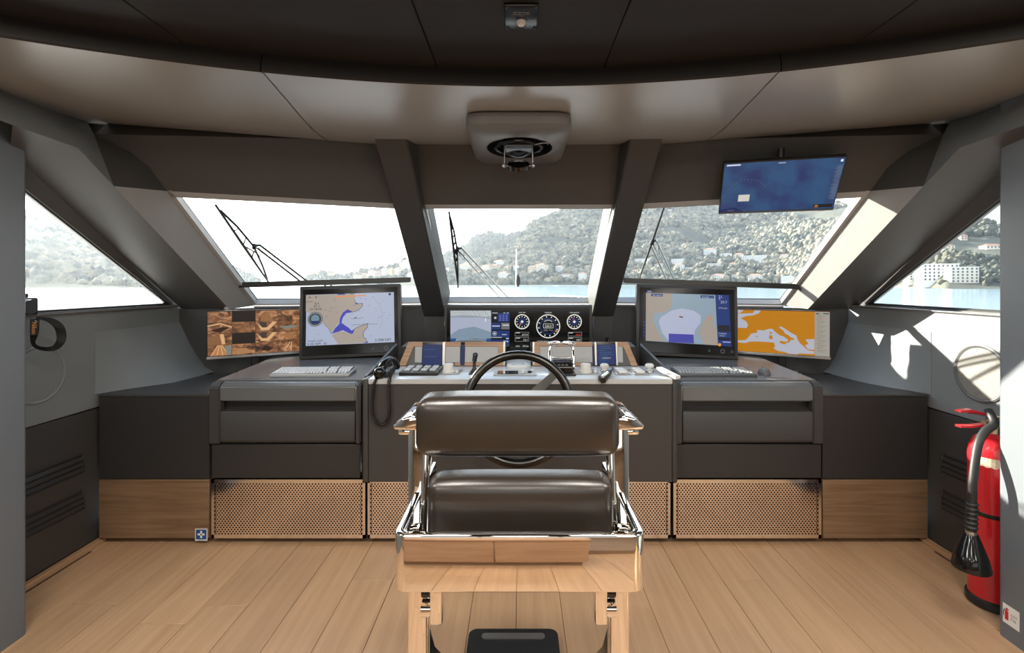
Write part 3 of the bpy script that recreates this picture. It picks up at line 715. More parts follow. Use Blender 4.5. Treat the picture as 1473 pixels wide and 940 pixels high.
# wipers outside the three panes
def wiper(label, org, nrm, blade, hub, arms, group=None):
    o3 = org + nrm * .10
    f = lambda q: on_plane(q[0], q[1], o3, nrm)
    h = f(hub); r = thing('windscreen_wiper', label, 'wiper', h)
    a, c_ = f(blade[0]), f(blade[1]); d = (c_ - a)
    bm = BM(); tube(bm, [a, a + d * .5, c_], [.007, .010, .006], 6); obj('blade', bm, M_RUBBER, r)
    lift = -nrm * .03
    u_ = d.normalized(); near = a + u_ * (h - a).dot(u_); bow = h - near; hf = (h - a).dot(u_) / d.length
    bm = BM(); tube(bm, [a + d * .06 + bow * .1, a + d * (hf * .5) + bow * .6, a + d * hf + bow * .9, a + d * (hf + (1 - hf) * .5) + bow * .55, a + d * .95 + bow * .1], .0075, 6)
    for q in (.30, .62): tube(bm, [a + d * (q * .9) + bow * .6, a + d * (q * 1.08 - .03)], .005, 6)
    tube(bm, [a + d * (hf * .75) + bow * .85, a + d * (hf - .02), a + d * (hf + .1) + bow * .8], .005, 6); obj('blade_carrier', bm, M_DARKMETAL, r)
    bm = BM(); disc(bm, h - nrm * .02, .014, .03, nrm, 12); tube(bm, [h, h + (f(arms[0][0]) - h) * 1.0], .008, 6); obj('pivot', bm, M_DARKMETAL, r)
    for p_, q_ in arms:
        bm = BM(); tube(bm, [f(p_), f(q_)], .0075, 8); obj('arm', bm, M_DARKMETAL if 'port' in label else M_STEEL, r)
    bm = BM(); t0 = f(hub); tube(bm, [t0, t0 + Vector((.02, 0, -.05)), t0 + Vector((.05, 0, -.09)), t0 + Vector((.045, 0, -.03))], .003, 6); obj('washer_hose', bm, M_RUBBER, r)
wiper('windscreen wiper parked across the port pane', (D + MT + MB + C) / 4, n_l, ((310, 295), (386, 406)), (366, 354), (((374, 353), (446, 408)), ((370, 357), (436, 408))))
wiper('windscreen wiper parked on the centre pane', Vector((0, 3.475, 1.666)), n_c, ((646, 305), (659, 414)), (658, 358), (((664, 357), (740, 438)), ((660, 361), (727, 438))))
wiper('windscreen wiper upright on the starboard pane', (mir(D) + mir(MT) + mir(MB) + mir(C)) / 4, n_r, ((956, 296), (920, 400)), (938, 348), (((944, 346), (972, 408)), ((936, 352), (960, 406))))
# ================================================================== the console: cabinets, desks, helm
YF = 2.80
def fx(px): return (px - CX) * .004
def fz(py): return EYE - (py - CY) * .004
def perforated(x0, x1, z0, z1, y, parent, frame_m=M_PERF):
    """sheet with staggered round holes: every cell is a small plate with a hole cut in it"""
    pw, ph, r, n = .0179, .0119, .0049, 8
    mx_, mz = .018, .016
    nx = int((x1 - x0 - 2 * mx_) / pw); nz = int((z1 - z0 - 2 * mz) / ph)
    ax, az = (x0 + x1 - nx * pw) / 2, (z0 + z1 - nz * ph) / 2
    bm = BM()
    for j in range(nz):
        off = .25 * pw if j % 2 else -.25 * pw
        for i in range(nx):
            cx_, cz_ = ax + (i + .5) * pw + off, az + (j + .5) * ph
            o_, h_ = [], []
            for k in range(n):
                a = 2 * math.pi * k / n; c_, s_ = math.cos(a), math.sin(a); q = max(abs(c_) , abs(s_))
                o_.append(bm.verts.new((cx_ + c_ / q * pw / 2, y, cz_ + s_ / q * ph / 2))); h_.append(bm.verts.new((cx_ + c_ * r, y, cz_ + s_ * r)))
            for k in range(n): bm.faces.new((o_[k], o_[(k + 1) % n], h_[(k + 1) % n], h_[k]))
        for xx, w_ in ((ax, off), (ax + nx * pw, off)):
            pass
    for f in bm.faces: f.normal_update()
    sheet = obj('perforated_sheet', bm, M_PERF, parent, smooth=False)
    bm = BM()
    for q in ((x0, ax - .006, z0, z1), (ax + nx * pw + .006, x1, z0, z1), (x0, x1, z0, az), (x0, x1, az + nz * ph, z1)): box(bm, q[0], q[1], y - .001, y + .012, q[2], q[3])
    obj('sheet_border', bm, frame_m, sheet)
    bm = BM(); box(bm, x0, x1, y + .012, y + .02, z0, z1); obj('backing', bm, M_BLACK, sheet)
    return sheet
# --- side cabinets with a counter and an oak kick panel
for s in (-1, 1):
    x_in, x_out = (fx(301) if s < 0 else fx(1183.5)), (fx(143) if s < 0 else fx(1334))
    wo_ = -2.434 if s < 0 else 2.370
    r = thing('console_cabinet', 'low dark leather cabinet with oak kick panel at the %s end of the console' % ('port' if s < 0 else 'starboard'), 'cabinet', ((x_in + x_out) / 2, YF, 0))
    bm = BM(); slab(bm, [(x_in, YF, .376), (x_out, YF, .376), (s * 2.36, 3.42, .376), (s * 2.1, 3.42, .376), (s * 1.98, 3.5, .376), (x_in, 3.56, .376)], (0, 0, .469)); obj('body', bm, M_LEATHER_D, r)
    bm = BM(); slab(bm, [(x_in, YF - .003, .846), (x_out, YF - .003, .846), (s * 2.36, 3.42, .846), (s * 2.1, 3.42, .846), (s * 1.98, 3.5, .846), (x_in, 3.56, .846)], (0, 0, .014), .003, 1); obj('counter_top', bm, M_LEATHER, r)
    bm = BM(); box(bm, x_in, x_out, YF - .004, YF + .016, .034, .370, .002, 1); obj('kick_panel', bm, M_KICK, r)
    bm = BM(); box(bm, x_in, x_out, YF + .06, YF + .08, 0.001, .376); obj('plinth', bm, M_OAKV, r)
    if s < 0:
        a = Art(0); e = bpy.data.objects.new('first_aid_sign', None)
        bm = BM(); box(bm, -.035, .035, -.035, .035, 0, .002); sg = obj('first_aid_sign', bm, M_WHITE, r, local=True, label='small blue sign with a white cross')
        sg.location = Vector(((fx(282) + fx(299)) / 2, YF - .0045, .056)) - origin_of(r); sg.rotation_euler = (R(90), 0, 0)
        a = Art(.002, .0004); a.rect(-.030, -.026, .030, .030, PRT(30, 80, 140)); a.rect(-.020, -.003, .020, .008, PRT(240, 240, 235)); a.rect(-.0055, -.018, .0055, .023, PRT(240, 240, 235), False)
        a.text('FIRST AID', 0, -.033, .006, PRT(30, 80, 140), 'CENTER'); a.build('sign_print', sg)
# --- the two desk units with a drawer, a keyboard desk and perforated kick sheet
def desk_unit(x0, x1, d0, d1, label):
    r = thing('desk_unit', label, 'desk', ((x0 + x1) / 2, YF, 0))
    y0 = YF - .018
    bm = BM(); prism_x(bm, [(2.845, .376), (2.845, .915), (3.57, .950), (3.57, .376)], x0 + .004, x1 - .004); obj('carcass', bm, M_LEATHER_D, r)
    bm = BM(); prism_x(bm, [(2.852, .918), (2.852, .934), (3.50, .966), (3.58, .970), (3.58, .950)], x0, x1, .004, 2); obj('desk_top', bm, M_DESK, r)
    bm = BM(); prism_x(bm, [(y0, .908), (y0, .826), (y0 + .05, .826), (y0 + .05, .931), (y0 + .028, .931)], d0 - .004, d1 + .004, .006, 3); obj('top_rail', bm, M_DESK, r)
    for a, b in ((x0, d0 - .004), (d1 + .004, x1)):
        bm = BM(); prism_x(bm, [(y0, .905), (y0, .58), (y0 + .05, .58), (y0 + .05, .931), (y0 + .028, .931)], a, b, .006, 2); obj('side_post', bm, M_LEATHER, r)
    bm = BM(); prism_x(bm, [(y0 + .004, .766), (y0 - .002, .758), (y0 - .002, .600), (y0 + .012, .584), (y0 + .045, .584), (y0 + .045, .772)], d0, d1, .003, 2); obj('drawer', bm, M_LEATHER, r)
    bm = BM(); box(bm, x0 + .008, x1 - .004, YF - .004, YF + .03, .380, .574, .003, 1); obj('lower_panel', bm, M_LEATHER_D, r)
    perforated(x0 + .006, x1 + (.024 if x0 < 0 else -.004), .034, .372, YF - .002, r)
    bm = BM(); box(bm, x0, x1, YF + .07, YF + .09, 0.001, .376); obj('plinth', bm, M_BLACK, r)
    bm = BM(); box(bm, (x0 + x1) / 2 - .30, (x0 + x1) / 2 + .30, -.10, .12, 0, .0016, .0006, 1)
    t_ = obj('desk_inset', bm, M_DESK, None); t_.parent = r; t_.location = Vector((0, 3.00 - YF, .9415)); t_.rotation_euler = (math.atan2(.032, .648), 0, 0)
    t_.data.transform(Matrix.Translation((-(x0 + x1) / 2, 0, 0)))
    return r
desk_unit(fx(303), fx(519.5), fx(320), fx(512), 'dark leather desk unit with a drawer under the coastal chart monitor')
desk_unit(fx(967), fx(1182), fx(981), fx(1166), 'dark leather desk unit with a drawer under the harbour chart monitor')
# --- helm console in the middle
hc = thing('helm_console', 'dark leather helm console with sky sheen painted into its grey top behind the helm seat', 'console', (0, 2.72, 0))
HX0, HX1 = -.872, .888
bm = BM(); box(bm, HX0 + .034, HX1 - .030, 2.724, 3.46, .388, .935); obj('body', bm, M_LEATHER, hc)
for a, b in ((HX0, HX0 + .032), (HX1 - .028, HX1)):
    bm = BM(); box(bm, a, b, 2.716, 2.86, .386, .966, .008, 3); obj('corner_post', bm, M_LEATHER, hc)
bm = BM(); prism_x(bm, [(2.714, .962), (2.714, .937), (3.14, .937), (3.14, .968), (2.722, .968)], HX0 + .033, HX1 - .029, .003, 2); obj('top', bm, M_TOP, hc)
for s in (-1, 1):
    bm = BM(); slab(bm, [(s * .080, 3.172, .936), (s * .080, 3.46, .936), (s * .79, 3.46, .936), (s * .765, 3.172, .936)], (0, 0, .150)); obj('instrument_bed', bm, M_LEATHER_D, hc)
bm = BM(); prism_x(bm, [(3.10, .936), (3.14, .968), (3.46, 1.005), (3.46, .936)], -.079, .079); obj('centre_bed', bm, M_LGREY, hc)
for s in (-1, 1):
    bm = BM(); xa, xb = (HX0 if s < 0 else HX1), s * .80
    slab(bm, [(xa, 2.80, .94), (xa, 2.80, .968), (xb, 3.22, 1.10), (xb, 3.24, .94)], (s * .014, 0, 0), .003, 1); obj('cheek', bm, M_LEATHER, hc)
bm = BM(); box(bm, -.86, .86, 3.46, 3.78, .388, 1.0); obj('instrument_plinth', bm, M_LEATHER_D, hc)
for s in (-1, 1):
    bm = BM(); box(bm, s * .565, s * .715, 3.70, 3.80, 1.0, 1.25, .004, 1); obj('pillar_foot', bm, M_LEATHER, hc)
perforated(-.868, .872, .034, .372, YF - .002, hc)
bm = BM(); box(bm, -.93, .93, YF + .095, YF + .11, .001, .37); obj('plinth', bm, M_BLACK, hc)
# --- tilted framed panels behind the console top
def tray(label, x0, x1, cells, rims, taper):
    """upright framed panel; taper = (outer end x at the top, which end)"""
    bl = Vector((x0, 3.138, .969)); up = Vector((0, .026, .150)); h = up.length; w = x1 - x0
    r = frame_root('framed_panel', label, 'panel', bl, (1, 0, 0), up)
    tl_, tr2 = (taper if x0 < 0 else 0), (w - taper if x0 > 0 else w)
    bm = BM(); slab(bm, [(0, 0, 0), (w, 0, 0), (tr2, h, 0), (tl_, h, 0)], (0, 0, .010), .002, 1); obj('board', bm, M_GREY, r, local=True)
    bm = BM(); ra, rb = rims; t1 = h - .028
    q = taper * t1 / h
    slab(bm, [(tl_, h, .010), (tr2, h, .010), (tr2 + (taper - q if x0 > 0 else 0), t1, .010), (tl_ - (taper - q if x0 < 0 else 0), t1, .010)], (0, 0, .006), .001, 1)
    lo_ = [(0, 0, .010), (ra, 0, .010), (q + ra, t1, .010), (q, t1, .010)] if x0 < 0 else [(0, 0, .010), (ra, 0, .010), (ra, t1, .010), (0, t1, .010)]
    ro_ = [(w - rb, 0, .010), (w, 0, .010), (w, t1, .010), (w - rb, t1, .010)] if x0 < 0 else [(w - rb, 0, .010), (w, 0, .010), (w - q, t1, .010), (w - q - rb, t1, .010)]
    slab(bm, lo_, (0, 0, .006), .001, 1); slab(bm, ro_, (0, 0, .006), .001, 1)
    b0, b1 = (.36, w - rb) if x0 < 0 else (ra, .34)
    box(bm, b0, b1, 0, .020, .010, .0155, .001, 1)
    obj('oak_rim', bm, M_OAKV, r, local=True)
    for a, b, kind in cells:
        top = t1 - .002 if kind == 'grey' else h - .001
        bm = BM(); box(bm, a - x0, b - x0, .003 if kind != 'grey' else .021, top, .010, .018 if kind == 'blue' else .019 if kind == 'bar' else .014, .001, 1)
        o = obj({'grey': 'grey_field', 'blue': 'blue_display', 'bar': 'metal_bar'}[kind], bm, {'grey': M_LGREY, 'blue': M_BLACKG, 'bar': M_STEEL}[kind], r, local=True)
        if kind == 'blue':
            A_ = Art(.0181, .0003); u0, u1 = a - x0 + .002, b - x0 - .002
            A_.rect(u0, .006, u1, h - .018, E(22, 38, 84)); rr = random.Random(int(a * 1000))
            if b - a > .1:
                for k in range(9 if x0 > 0 else 2):
                    yy = h - .030 - k * .0125 if x0 > 0 else h - .05 - k * .045; xa = u0 + rr.uniform(.004, .02); xb = xa + rr.uniform(.04, .09)
                    if yy > .01: A_.line([(xa, yy), (min(xb, u1 - .004), yy)], .004, E(38, 78, 126), k == 0)
                if x0 > 0: A_.text('CURRENT', (u0 + u1) / 2, .044, .013, E(170, 180, 190), 'CENTER')
            A_.build('display_print', o)
    return r
tray('upright oak-framed grey panel with a plain blue display, left of the gap', -.7695, -.0855, ((-.668, -.623, 'grey'), (-.621, -.4915, 'blue'), (-.4905, -.4735, 'bar'), (-.4725, -.378, 'grey'), (-.3735, -.3475, 'blue'), (-.3465, -.132, 'grey'), (-.099, -.0865, 'bar')), (.045, .046), .058)
tray('upright oak-framed grey panel with a blue text display, behind the throttle', .090, .765, ((.0905, .1025, 'bar'), (.137, .476, 'grey'), (.477, .488, 'blue'), (.490, .503, 'bar'), (.504, .6255, 'blue'), (.6265, .638, 'bar'), (.640, .672, 'grey')), (.046, .042), .058)
# --- things on the helm console top (z = .968)
ZT = .9682
r = thing('trackball_dome', 'round white ring with grey dome behind the steering wheel', 'control', (0, 3.10, ZT))
bm = BM(); lathe(bm, [(.075, 0), (.075, .012), (.068, .018), (.046, .018), (.042, .012), (.042, 0)], n=32); obj('ring', bm, M_WHITE, r, local=True)
bm = BM(); lathe(bm, [(.041, .0), (.041, .012), (.03, .022), (.015, .027), (.0001, .028)], n=24); obj('dome', bm, M_LGREY, r, local=True)
# phone handset on its cradle, with coiled cord
r = thing('handset_phone', 'black corded handset hanging at the left end of the helm console', 'phone', (-.76, 2.80, ZT))
hs = [P(546, 540, 2.76), P(548, 532, 2.765), P(553, 522, 2.79), P(560, 517, 2.83), P(566, 518, 2.87), P(570, 524, 2.91), P(571, 530, 2.92)]
bm = BM(); tube(bm, hs, [.020, .026, .021, .018, .018, .022, .018], 12); lathe(bm, [(.020, -.006), (.033, .002), (.035, .018), (.027, .032), (.012, .04)], P(546, 536, 2.735), (.25, -.8, -.15), 20); obj('handset', bm, M_BLACKG, r)
bm = BM(); box(bm, P(541, 540, 2.76).x, P(560, 540, 2.76).x, 2.735, 2.90, ZT, ZT + .030, .008, 2); obj('cradle', bm, M_BLACK, r)
cp = [P(541, 545, 2.704), P(538, 552, 2.700), P(536, 566, 2.698), P(535, 585, 2.698), P(537, 600, 2.698), P(543, 609, 2.698), P(550, 611, 2.698), P(557, 606, 2.698), P(560, 592, 2.698), P(559, 572, 2.698), P(559, 554, 2.698), P(562, 540, 2.705), P(568, 528, 2.80)]
def spline(pts, n):
    out = []; m_ = len(pts)
    for i in range(m_ - 1):
        p0, p1, p2, p3 = pts[max(i - 1, 0)], pts[i], pts[i + 1], pts[min(i + 2, m_ - 1)]
        for k in range(n):
            u = k / n; out.append(.5 * ((2 * p1) + (p2 - p0) * u + (2 * p0 - 5 * p1 + 4 * p2 - p3) * u * u + (3 * p1 - p0 - 3 * p2 + p3) * u ** 3))
    return out + [pts[-1]]
sp = spline(cp, 60); hel = []; tot = 0
for i, q in enumerate(sp):
    if i: tot += (q - sp[i - 1]).length
    t_ = (sp[min(i + 1, len(sp) - 1)] - sp[max(i - 1, 0)]).normalized(); u_ = Vector((0, 1, 0)).cross(t_).normalized(); v_ = t_.cross(u_)
    ph = tot * 2 * math.pi / .0085; hel.append(q + (u_ * math.cos(ph) + v_ * math.sin(ph)) * .0085)
bm = BM(); tube(bm, hel, .0027, 5); obj('coiled_cord', bm, M_RUBBER, r)
# switch keypad
r = thing('switch_keypad', 'black keypad with a row of pale keys beside the phone', 'keypad', (-.578, 2.90, ZT))
bm = BM(); box(bm, -.112, .112, -.10, .11, 0, .020, .004, 2); obj('base', bm, M_BLACK, r, local=True)
for i in range(4):
    for j in range(2):
        bm = BM(); box(bm, -.092 + i * .05, -.056 + i * .05, -.07 + j * .09, -.01 + j * .09, .020, .032, .004, 2); obj('key', bm, M_LGREY, r, local=True)
def knob(label, x, y):
    r = thing('rotary_control', label, 'knob', (x, y, ZT))
    bm = BM(); box(bm, -.075, .075, -.07, .08, 0, .004, .002, 1); obj('plate', bm, M_STEEL, r, local=True)
    bm = BM(); lathe(bm, [(.036, .004), (.036, .012), (.030, .014), (.030, .050), (.027, .054), (.0001, .054)], n=28); obj('knob', bm, M_WHITE, r, local=True)
    bm = BM(); disc(bm, (.052, -.02, .004), .009, .014, n=14, bev=.003); obj('push_button', bm, M_WHITE, r, local=True)
knob('white rotary knob on a square plate left of the steering wheel', -.418, 2.90)
knob('white rotary knob on a square plate right of the throttle', .400, 2.90)
r = thing('joystick', 'small dark joystick with a pale cap left of the steering wheel', 'joystick', (-.262, 2.88, ZT))
bm = BM(); box(bm, -.030, .05, -.05, .05, 0, .006, .002, 1); obj('plate', bm, M_BLACK, r, local=True)
bm = BM(); lathe(bm, [(.022, .006), (.018, .02), (.010, .03), (.009, .07), (.013, .075)], n=16); obj('boot', bm, M_RUBBER, r, local=True)
bm = BM(); tube(bm, [(0, 0, .07), (.004, .005, .10)], .014, 12); lathe(bm, [(.0150, 0), (.016, .012), (.012, .022), (.0001, .025)], (.004, .005, .097), (.15, .2, 1), 16); obj('grip', bm, M_DARKMETAL, r, local=True)
r = thing('control_panel', 'flat panel with a black readout window behind the steering wheel', 'panel', (-.02, 2.86, ZT))
bm = BM(); box(bm, -.125, .125, -.07, .07, 0, .006, .002, 1); obj('plate', bm, M_LGREY, r, local=True)
bm = BM(); box(bm, -.105, .018, -.045, .055, .006, .009, .001, 1); obj('readout', bm, M_BLACKG, r, local=True)
for i, (x, y) in enumerate(((.045, .03), (.045, -.025), (.085, .0), (.10, .04))):
    bm = BM(); disc(bm, (x, y, .006), .013, .012, n=14, bev=.004); obj('push_button', bm, M_BLACK if i == 2 else M_WHITE, r, local=True)
# throttle
r = thing('throttle_control', 'twin lever throttle with chrome T handles on a black base', 'throttle', (.255, 2.86, ZT))
bm = BM(); box(bm, -.075, .075, -.075, .09, 0, .012, .004, 2); obj('base_plate', bm, M_BLACK, r, local=True)
bm = BM(); prism_x(bm, [(-.06, .012), (-.062, .05), (-.035, .082), (.03, .086), (.06, .05), (.06, .012)], -.060, .060, .008, 3); obj('housing', bm, M_BLACKG, r, local=True)
for i in range(3):
    bm = BM(); box(bm, -.03 + i * .022, -.014 + i * .022, -.058, -.05, .055, .066, .002, 1); obj('push_button', bm, M_GREY, r, local=True)
for s in (-1, 1):
    bm = BM(); tube(bm, spline([Vector((s * .066, .0, .045)), Vector((s * .070, .02, .10)), Vector((s * .066, .035, .150)), Vector((s * .04, .04, .172))], 6), [.011] * 18 + [.010], 10); disc(bm, (s * .058, 0, .045), .020, .018, (s, 0, 0), 18, .003); obj('lever', bm, M_CHROME, r, local=True)
    bm = BM(); tube(bm, [(s * .006, .04, .172), (s * .012, .04, .176), (s * .045, .04, .176), (s * .074, .04, .173), (s * .082, .04, .170)], [.006, .012, .0125, .011, .005], 12); obj('handle', bm, M_CHROME, r, local=True)
bm = BM(); box(bm, -.060, .060, .028, .052, .082, .094, .003, 1); obj('cross_bar', bm, M_CHROME, r, local=True)
# switch plates
for i, (x, nm) in enumerate(((.610, 'left one of the two tilted white switch plates right of the throttle'), (.712, 'right one of the two tilted white switch plates right of the throttle'))):
    r = thing('switch_plate', nm, 'switch', (x, 2.90, ZT))
    bm = BM(); box(bm, -.043, .043, -.09, .09, 0, .008, .003, 1); obj('plate', bm, M_STEEL, r, local=True)
    for j in range(3):
        bm = BM(); box(bm, -.026, .026, -.07 + j * .052, -.035 + j * .052, .008, .020, .004, 2); obj('rocker', bm, M_WHITE, r, local=True)
for i, (x, nm) in enumerate(((.515, 'pale mushroom button between the knob and the switch plates'), (.785, 'pale mushroom button at the right end of the switch plates'))):
    r = thing('mushroom_button', nm, 'button', (x, 2.92, ZT))
    bm = BM(); disc(bm, (0, 0, 0), .024, .012, n=20, bev=.002); obj('collar', bm, M_STEEL, r, local=True)
    bm = BM(); lathe(bm, [(.015, .012), (.015, .028), (.026, .03), (.026, .042), (.018, .05), (.0001, .052)], n=22); obj('cap', bm, M_WHITE, r, local=True)
r = thing('wired_remote', 'black handheld remote leaning over the console edge', 'remote', P(870, 542, 2.72))
bm = BM(); tube(bm, [P(863, 549, 2.695), P(866, 546, 2.70), P(873, 539, 2.74), P(878, 535, 2.78)], [.014, .026, .023, .012], 14); obj('shell', bm, M_BLACKG, r)
bm = BM(); tube(bm, [P(866, 543, 2.682), P(874, 536, 2.725)], .008, 8); obj('chrome_strip', bm, M_CHROME, r)
bm = BM(); tube(bm, spline([P(877, 535, 2.78), P(882, 531, 2.83), P(880, 528, 2.90)], 6), .004, 6); obj('cable', bm, M_RUBBER, r)
r = thing('white_remote', 'white slim remote with a cord at the right corner of the console', 'remote', P(960, 540, 2.76))
a, b = P(948, 533, 2.86), P(975, 546.5, 2.705); d = (b - a).normalized(); sd = d.cross(Vector((0, 0, 1))).normalized() * .018
bm = BM(); slab(bm, [a + sd, b + sd, b - sd, a - sd], (0, 0, .02), .005, 2); obj('shell', bm, M_WHITE, r)
bm = BM(); tube(bm, spline([a, P(940, 531, 2.90), P(936, 536, 2.82), P(930, 533, 2.88), P(926, 528, 2.96)], 8), .004, 6); obj('cord', bm, M_LGREY, r)
r = thing('dash_post', 'short metal post standing on the dash beside the starboard mullion foot', 'post', P(873, 492, 3.55))
bm = BM(); a = P(873, 508, 3.55); b = P(873, 485, 3.55); tube(bm, [a, b], .008, 8); disc(bm, b - Vector((0, 0, .012)), .013, .014, n=12, bev=.003); obj('post_body', bm, M_DARKMETAL, r)
# --- steering wheel
WC = Vector((0.0, 2.50, .860)); WN = Vector((0, -1, .28)).normalized()
r = thing('steering_wheel', 'dark round steering wheel with metal spokes in front of the helm console', 'steering wheel', WC)
bm = BM(); torus(bm, WC, .272, .0235, WN, 64, 12); obj('rim', bm, M_DARKMETAL, r)
bm = BM(); disc(bm, WC - WN * .03, .055, .05, WN, 28, .012); obj('hub', bm, M_DARKMETAL, r)
q_ = Vector((0, 0, 1)).rotation_difference(WN)
ex = Vector((1, 0, 0)); ey = WN.cross(ex).normalized()
if ey.z < 0: ey = -ey
for ang in (42, 165, 285):
    d = ex * math.cos(R(ang)) + ey * math.sin(R(ang)); sd = WN.cross(d)
    bm = BM(); a, b = WC + d * .04, WC + d * .262
    slab(bm, [a + sd * .026 - WN * .006, b + sd * .020 - WN * .006, b - sd * .020 - WN * .006, a - sd * .026 - WN * .006], WN * .013, .003, 1); obj('spoke', bm, M_DARKMETAL, r)
bm = BM(); tube(bm, [WC - WN * .03, Vector((0, 2.722, .80))], .032, 16); obj('column', bm, M_BLACK, r)
# ================================================================== screens, keyboards
def mirror_frame(bl, br, tl, s):
    """corner points of a screen on the port side; its mirrored twin for starboard"""
    if s < 0: return bl, br, tl
    return mir(br), mir(bl), None
def big_monitor(s, name_label):
    bl, br, tl = P(430, 517.5, 3.42), P(577.5, 510.5, 3.505), P(436, 412.5, 3.49)
    ux = (br - bl); w = ux.length; ux.normalize(); uy = tl - bl; uy = (uy - ux * uy.dot(ux)); h = uy.length
    if s > 0: o = mir(br); ux = mir(-ux); uy = mir(uy)
    else: o = bl
    r = frame_root('chart_monitor', name_label, 'monitor', o, ux, uy)
    bm = BM(); box(bm, 0, w, 0, h, -.085, 0, .006, 2); obj('housing', bm, M_LEATHER, r, local=True)
    bm = BM(); box(bm, .022, w - .022, .022, h - .024, 0, .004, .002, 1); g_ = obj('glass_front', bm, M_BLACKG, r, local=True)
    u0, u1, v0, v1 = .047, w - .047, .092, h - .062
    if s < 0: pass
    bm = BM(); box(bm, u0, u1, v0, v1, .004, .0048); d = obj('display', bm, M_BLACKG, r, local=True)
    A_ = Art(.0049, .00022)
    for q, rr in ((.72, .008), (.85, .016), (.94, .009)):
        A_.ring(w * q, .052, rr * .55, rr, E(70, 70, 72), 20)
    return r, d, A_, u0, u1, v0, v1
# port: coastal chart
r, d, A_, u0, u1, v0, v1 = big_monitor(-1, 'large wood-grey housed monitor showing a coastal chart, port desk')
M_ = lambda pts: [(u0 + (x - (250 - (y - 180) * .06)) / (890 + (y - 180) * .04) * (u1 - u0), v1 - (y - 177) / 530 * (v1 - v0)) for x, y in pts]
SEA_, LAND_, BLUE_ = E(160, 168, 190), E(156, 146, 136), E(62, 62, 165)
A_.rect(u0, v0, u1, v1, SEA_)
A_.face(M_([(246, 180), (735, 180), (735, 240), (745, 290), (815, 285), (810, 320), (760, 360), (710, 375), (655, 345), (610, 375), (585, 430), (575, 480), (545, 500), (510, 545), (485, 600), (460, 540), (405, 475), (330, 400), (236, 350)]), LAND_)
A_.face(M_([(485, 610), (560, 570), (640, 580), (690, 600), (720, 550), (780, 525), (860, 500), (855, 540), (810, 590), (805, 640), (840, 665), (850, 700), (545, 705), (510, 640)]), LAND_)
A_.face(M_([(655, 345), (710, 375), (640, 385), (605, 430), (590, 480), (630, 515), (665, 540), (690, 570), (722, 548), (708, 590), (690, 604), (660, 590), (640, 580), (600, 560), (560, 572), (530, 582), (490, 592), (520, 540), (570, 490), (578, 430), (610, 375)]), BLUE_)
A_.face(M_([(735, 270), (770, 285), (750, 296)]), BLUE_); A_.face(M_([(800, 700), (855, 685), (850, 704)]), BLUE_)
A_.line(M_([(735, 240), (745, 290), (815, 285), (810, 320), (760, 360), (710, 375), (655, 345)]), .003, E(40, 45, 70))
A_.line(M_([(720, 550), (780, 525), (860, 500), (855, 540), (810, 590), (805, 640), (840, 665)]), .003, E(40, 45, 70)); A_.line(M_([(405, 475), (460, 540), (485, 600)]), .004, E(110, 125, 140))
A_.line(M_([(545, 207), (850, 203)]), .009, E(205, 130, 80)); A_.line(M_([(565, 182), (640, 182)]), .008, E(40, 60, 130)); A_.line(M_([(690, 182), (735, 182)]), .008, E(120, 120, 120))
rr = random.Random(3)
for k in range(46):
    x, y = rr.uniform(270, 1110), rr.uniform(210, 690); A_.line(M_([(x, y), (x + rr.uniform(4, 26), y + rr.uniform(-2, 2))]), .0025, E(100, 105, 120), k == 0)
A_.line(M_([(690, 445), (800, 443)]), .002, E(60, 60, 70)); A_.line(M_([(690, 510), (960, 508)]), .002, E(60, 60, 70)); A_.line(M_([(725, 440), (748, 428)]), .006, E(110, 50, 30))
A_.line(M_([(938, 240), (1000, 340), (1012, 480), (985, 560)]), .0016, E(120, 130, 150))
for x, y in ((285, 205), (347, 205)): c_ = M_([(x, y)])[0]; A_.circ(c_[0], c_[1], .007, E(110, 100, 95))
c_ = M_([(1098, 198)])[0]; A_.circ(c_[0], c_[1], .009, E(30, 40, 70))
c_ = M_([(328, 435)])[0]; A_.circ(c_[0], c_[1], .052, E(60, 66, 72)); A_.ring(c_[0], c_[1], .043, .047, E(150, 155, 160)); A_.circ(c_[0], c_[1] + .004, .028, E(105, 128, 145)); A_.rect(c_[0] - .024, c_[1] - .03, c_[0] + .024, c_[1] - .012, E(24, 44, 96))
for k in range(18): a = R(k * 20); A_.line([(c_[0] + .045 * math.cos(a), c_[1] + .045 * math.sin(a)), (c_[0] + .051 * math.cos(a), c_[1] + .051 * math.sin(a))], .002, E(150, 155, 160), k == 0)
for q, (tx, x, y, sz) in enumerate((('8.4', 330, 283, .024), ('41.1', 318, 312, .026), ('09.7830E', 280, 342, .022), ('44 04.5N', 245, 258, .013), ('0.35 NM  30', 236, 703, .026), ('2.000 NM', 925, 692, .028), ('WGS84 CHART', 240, 668, .016))):
    p_ = M_([(x, y)])[0]; A_.text(tx, p_[0], p_[1], sz, E(45, 50, 65))
A_.build('display_print', d)
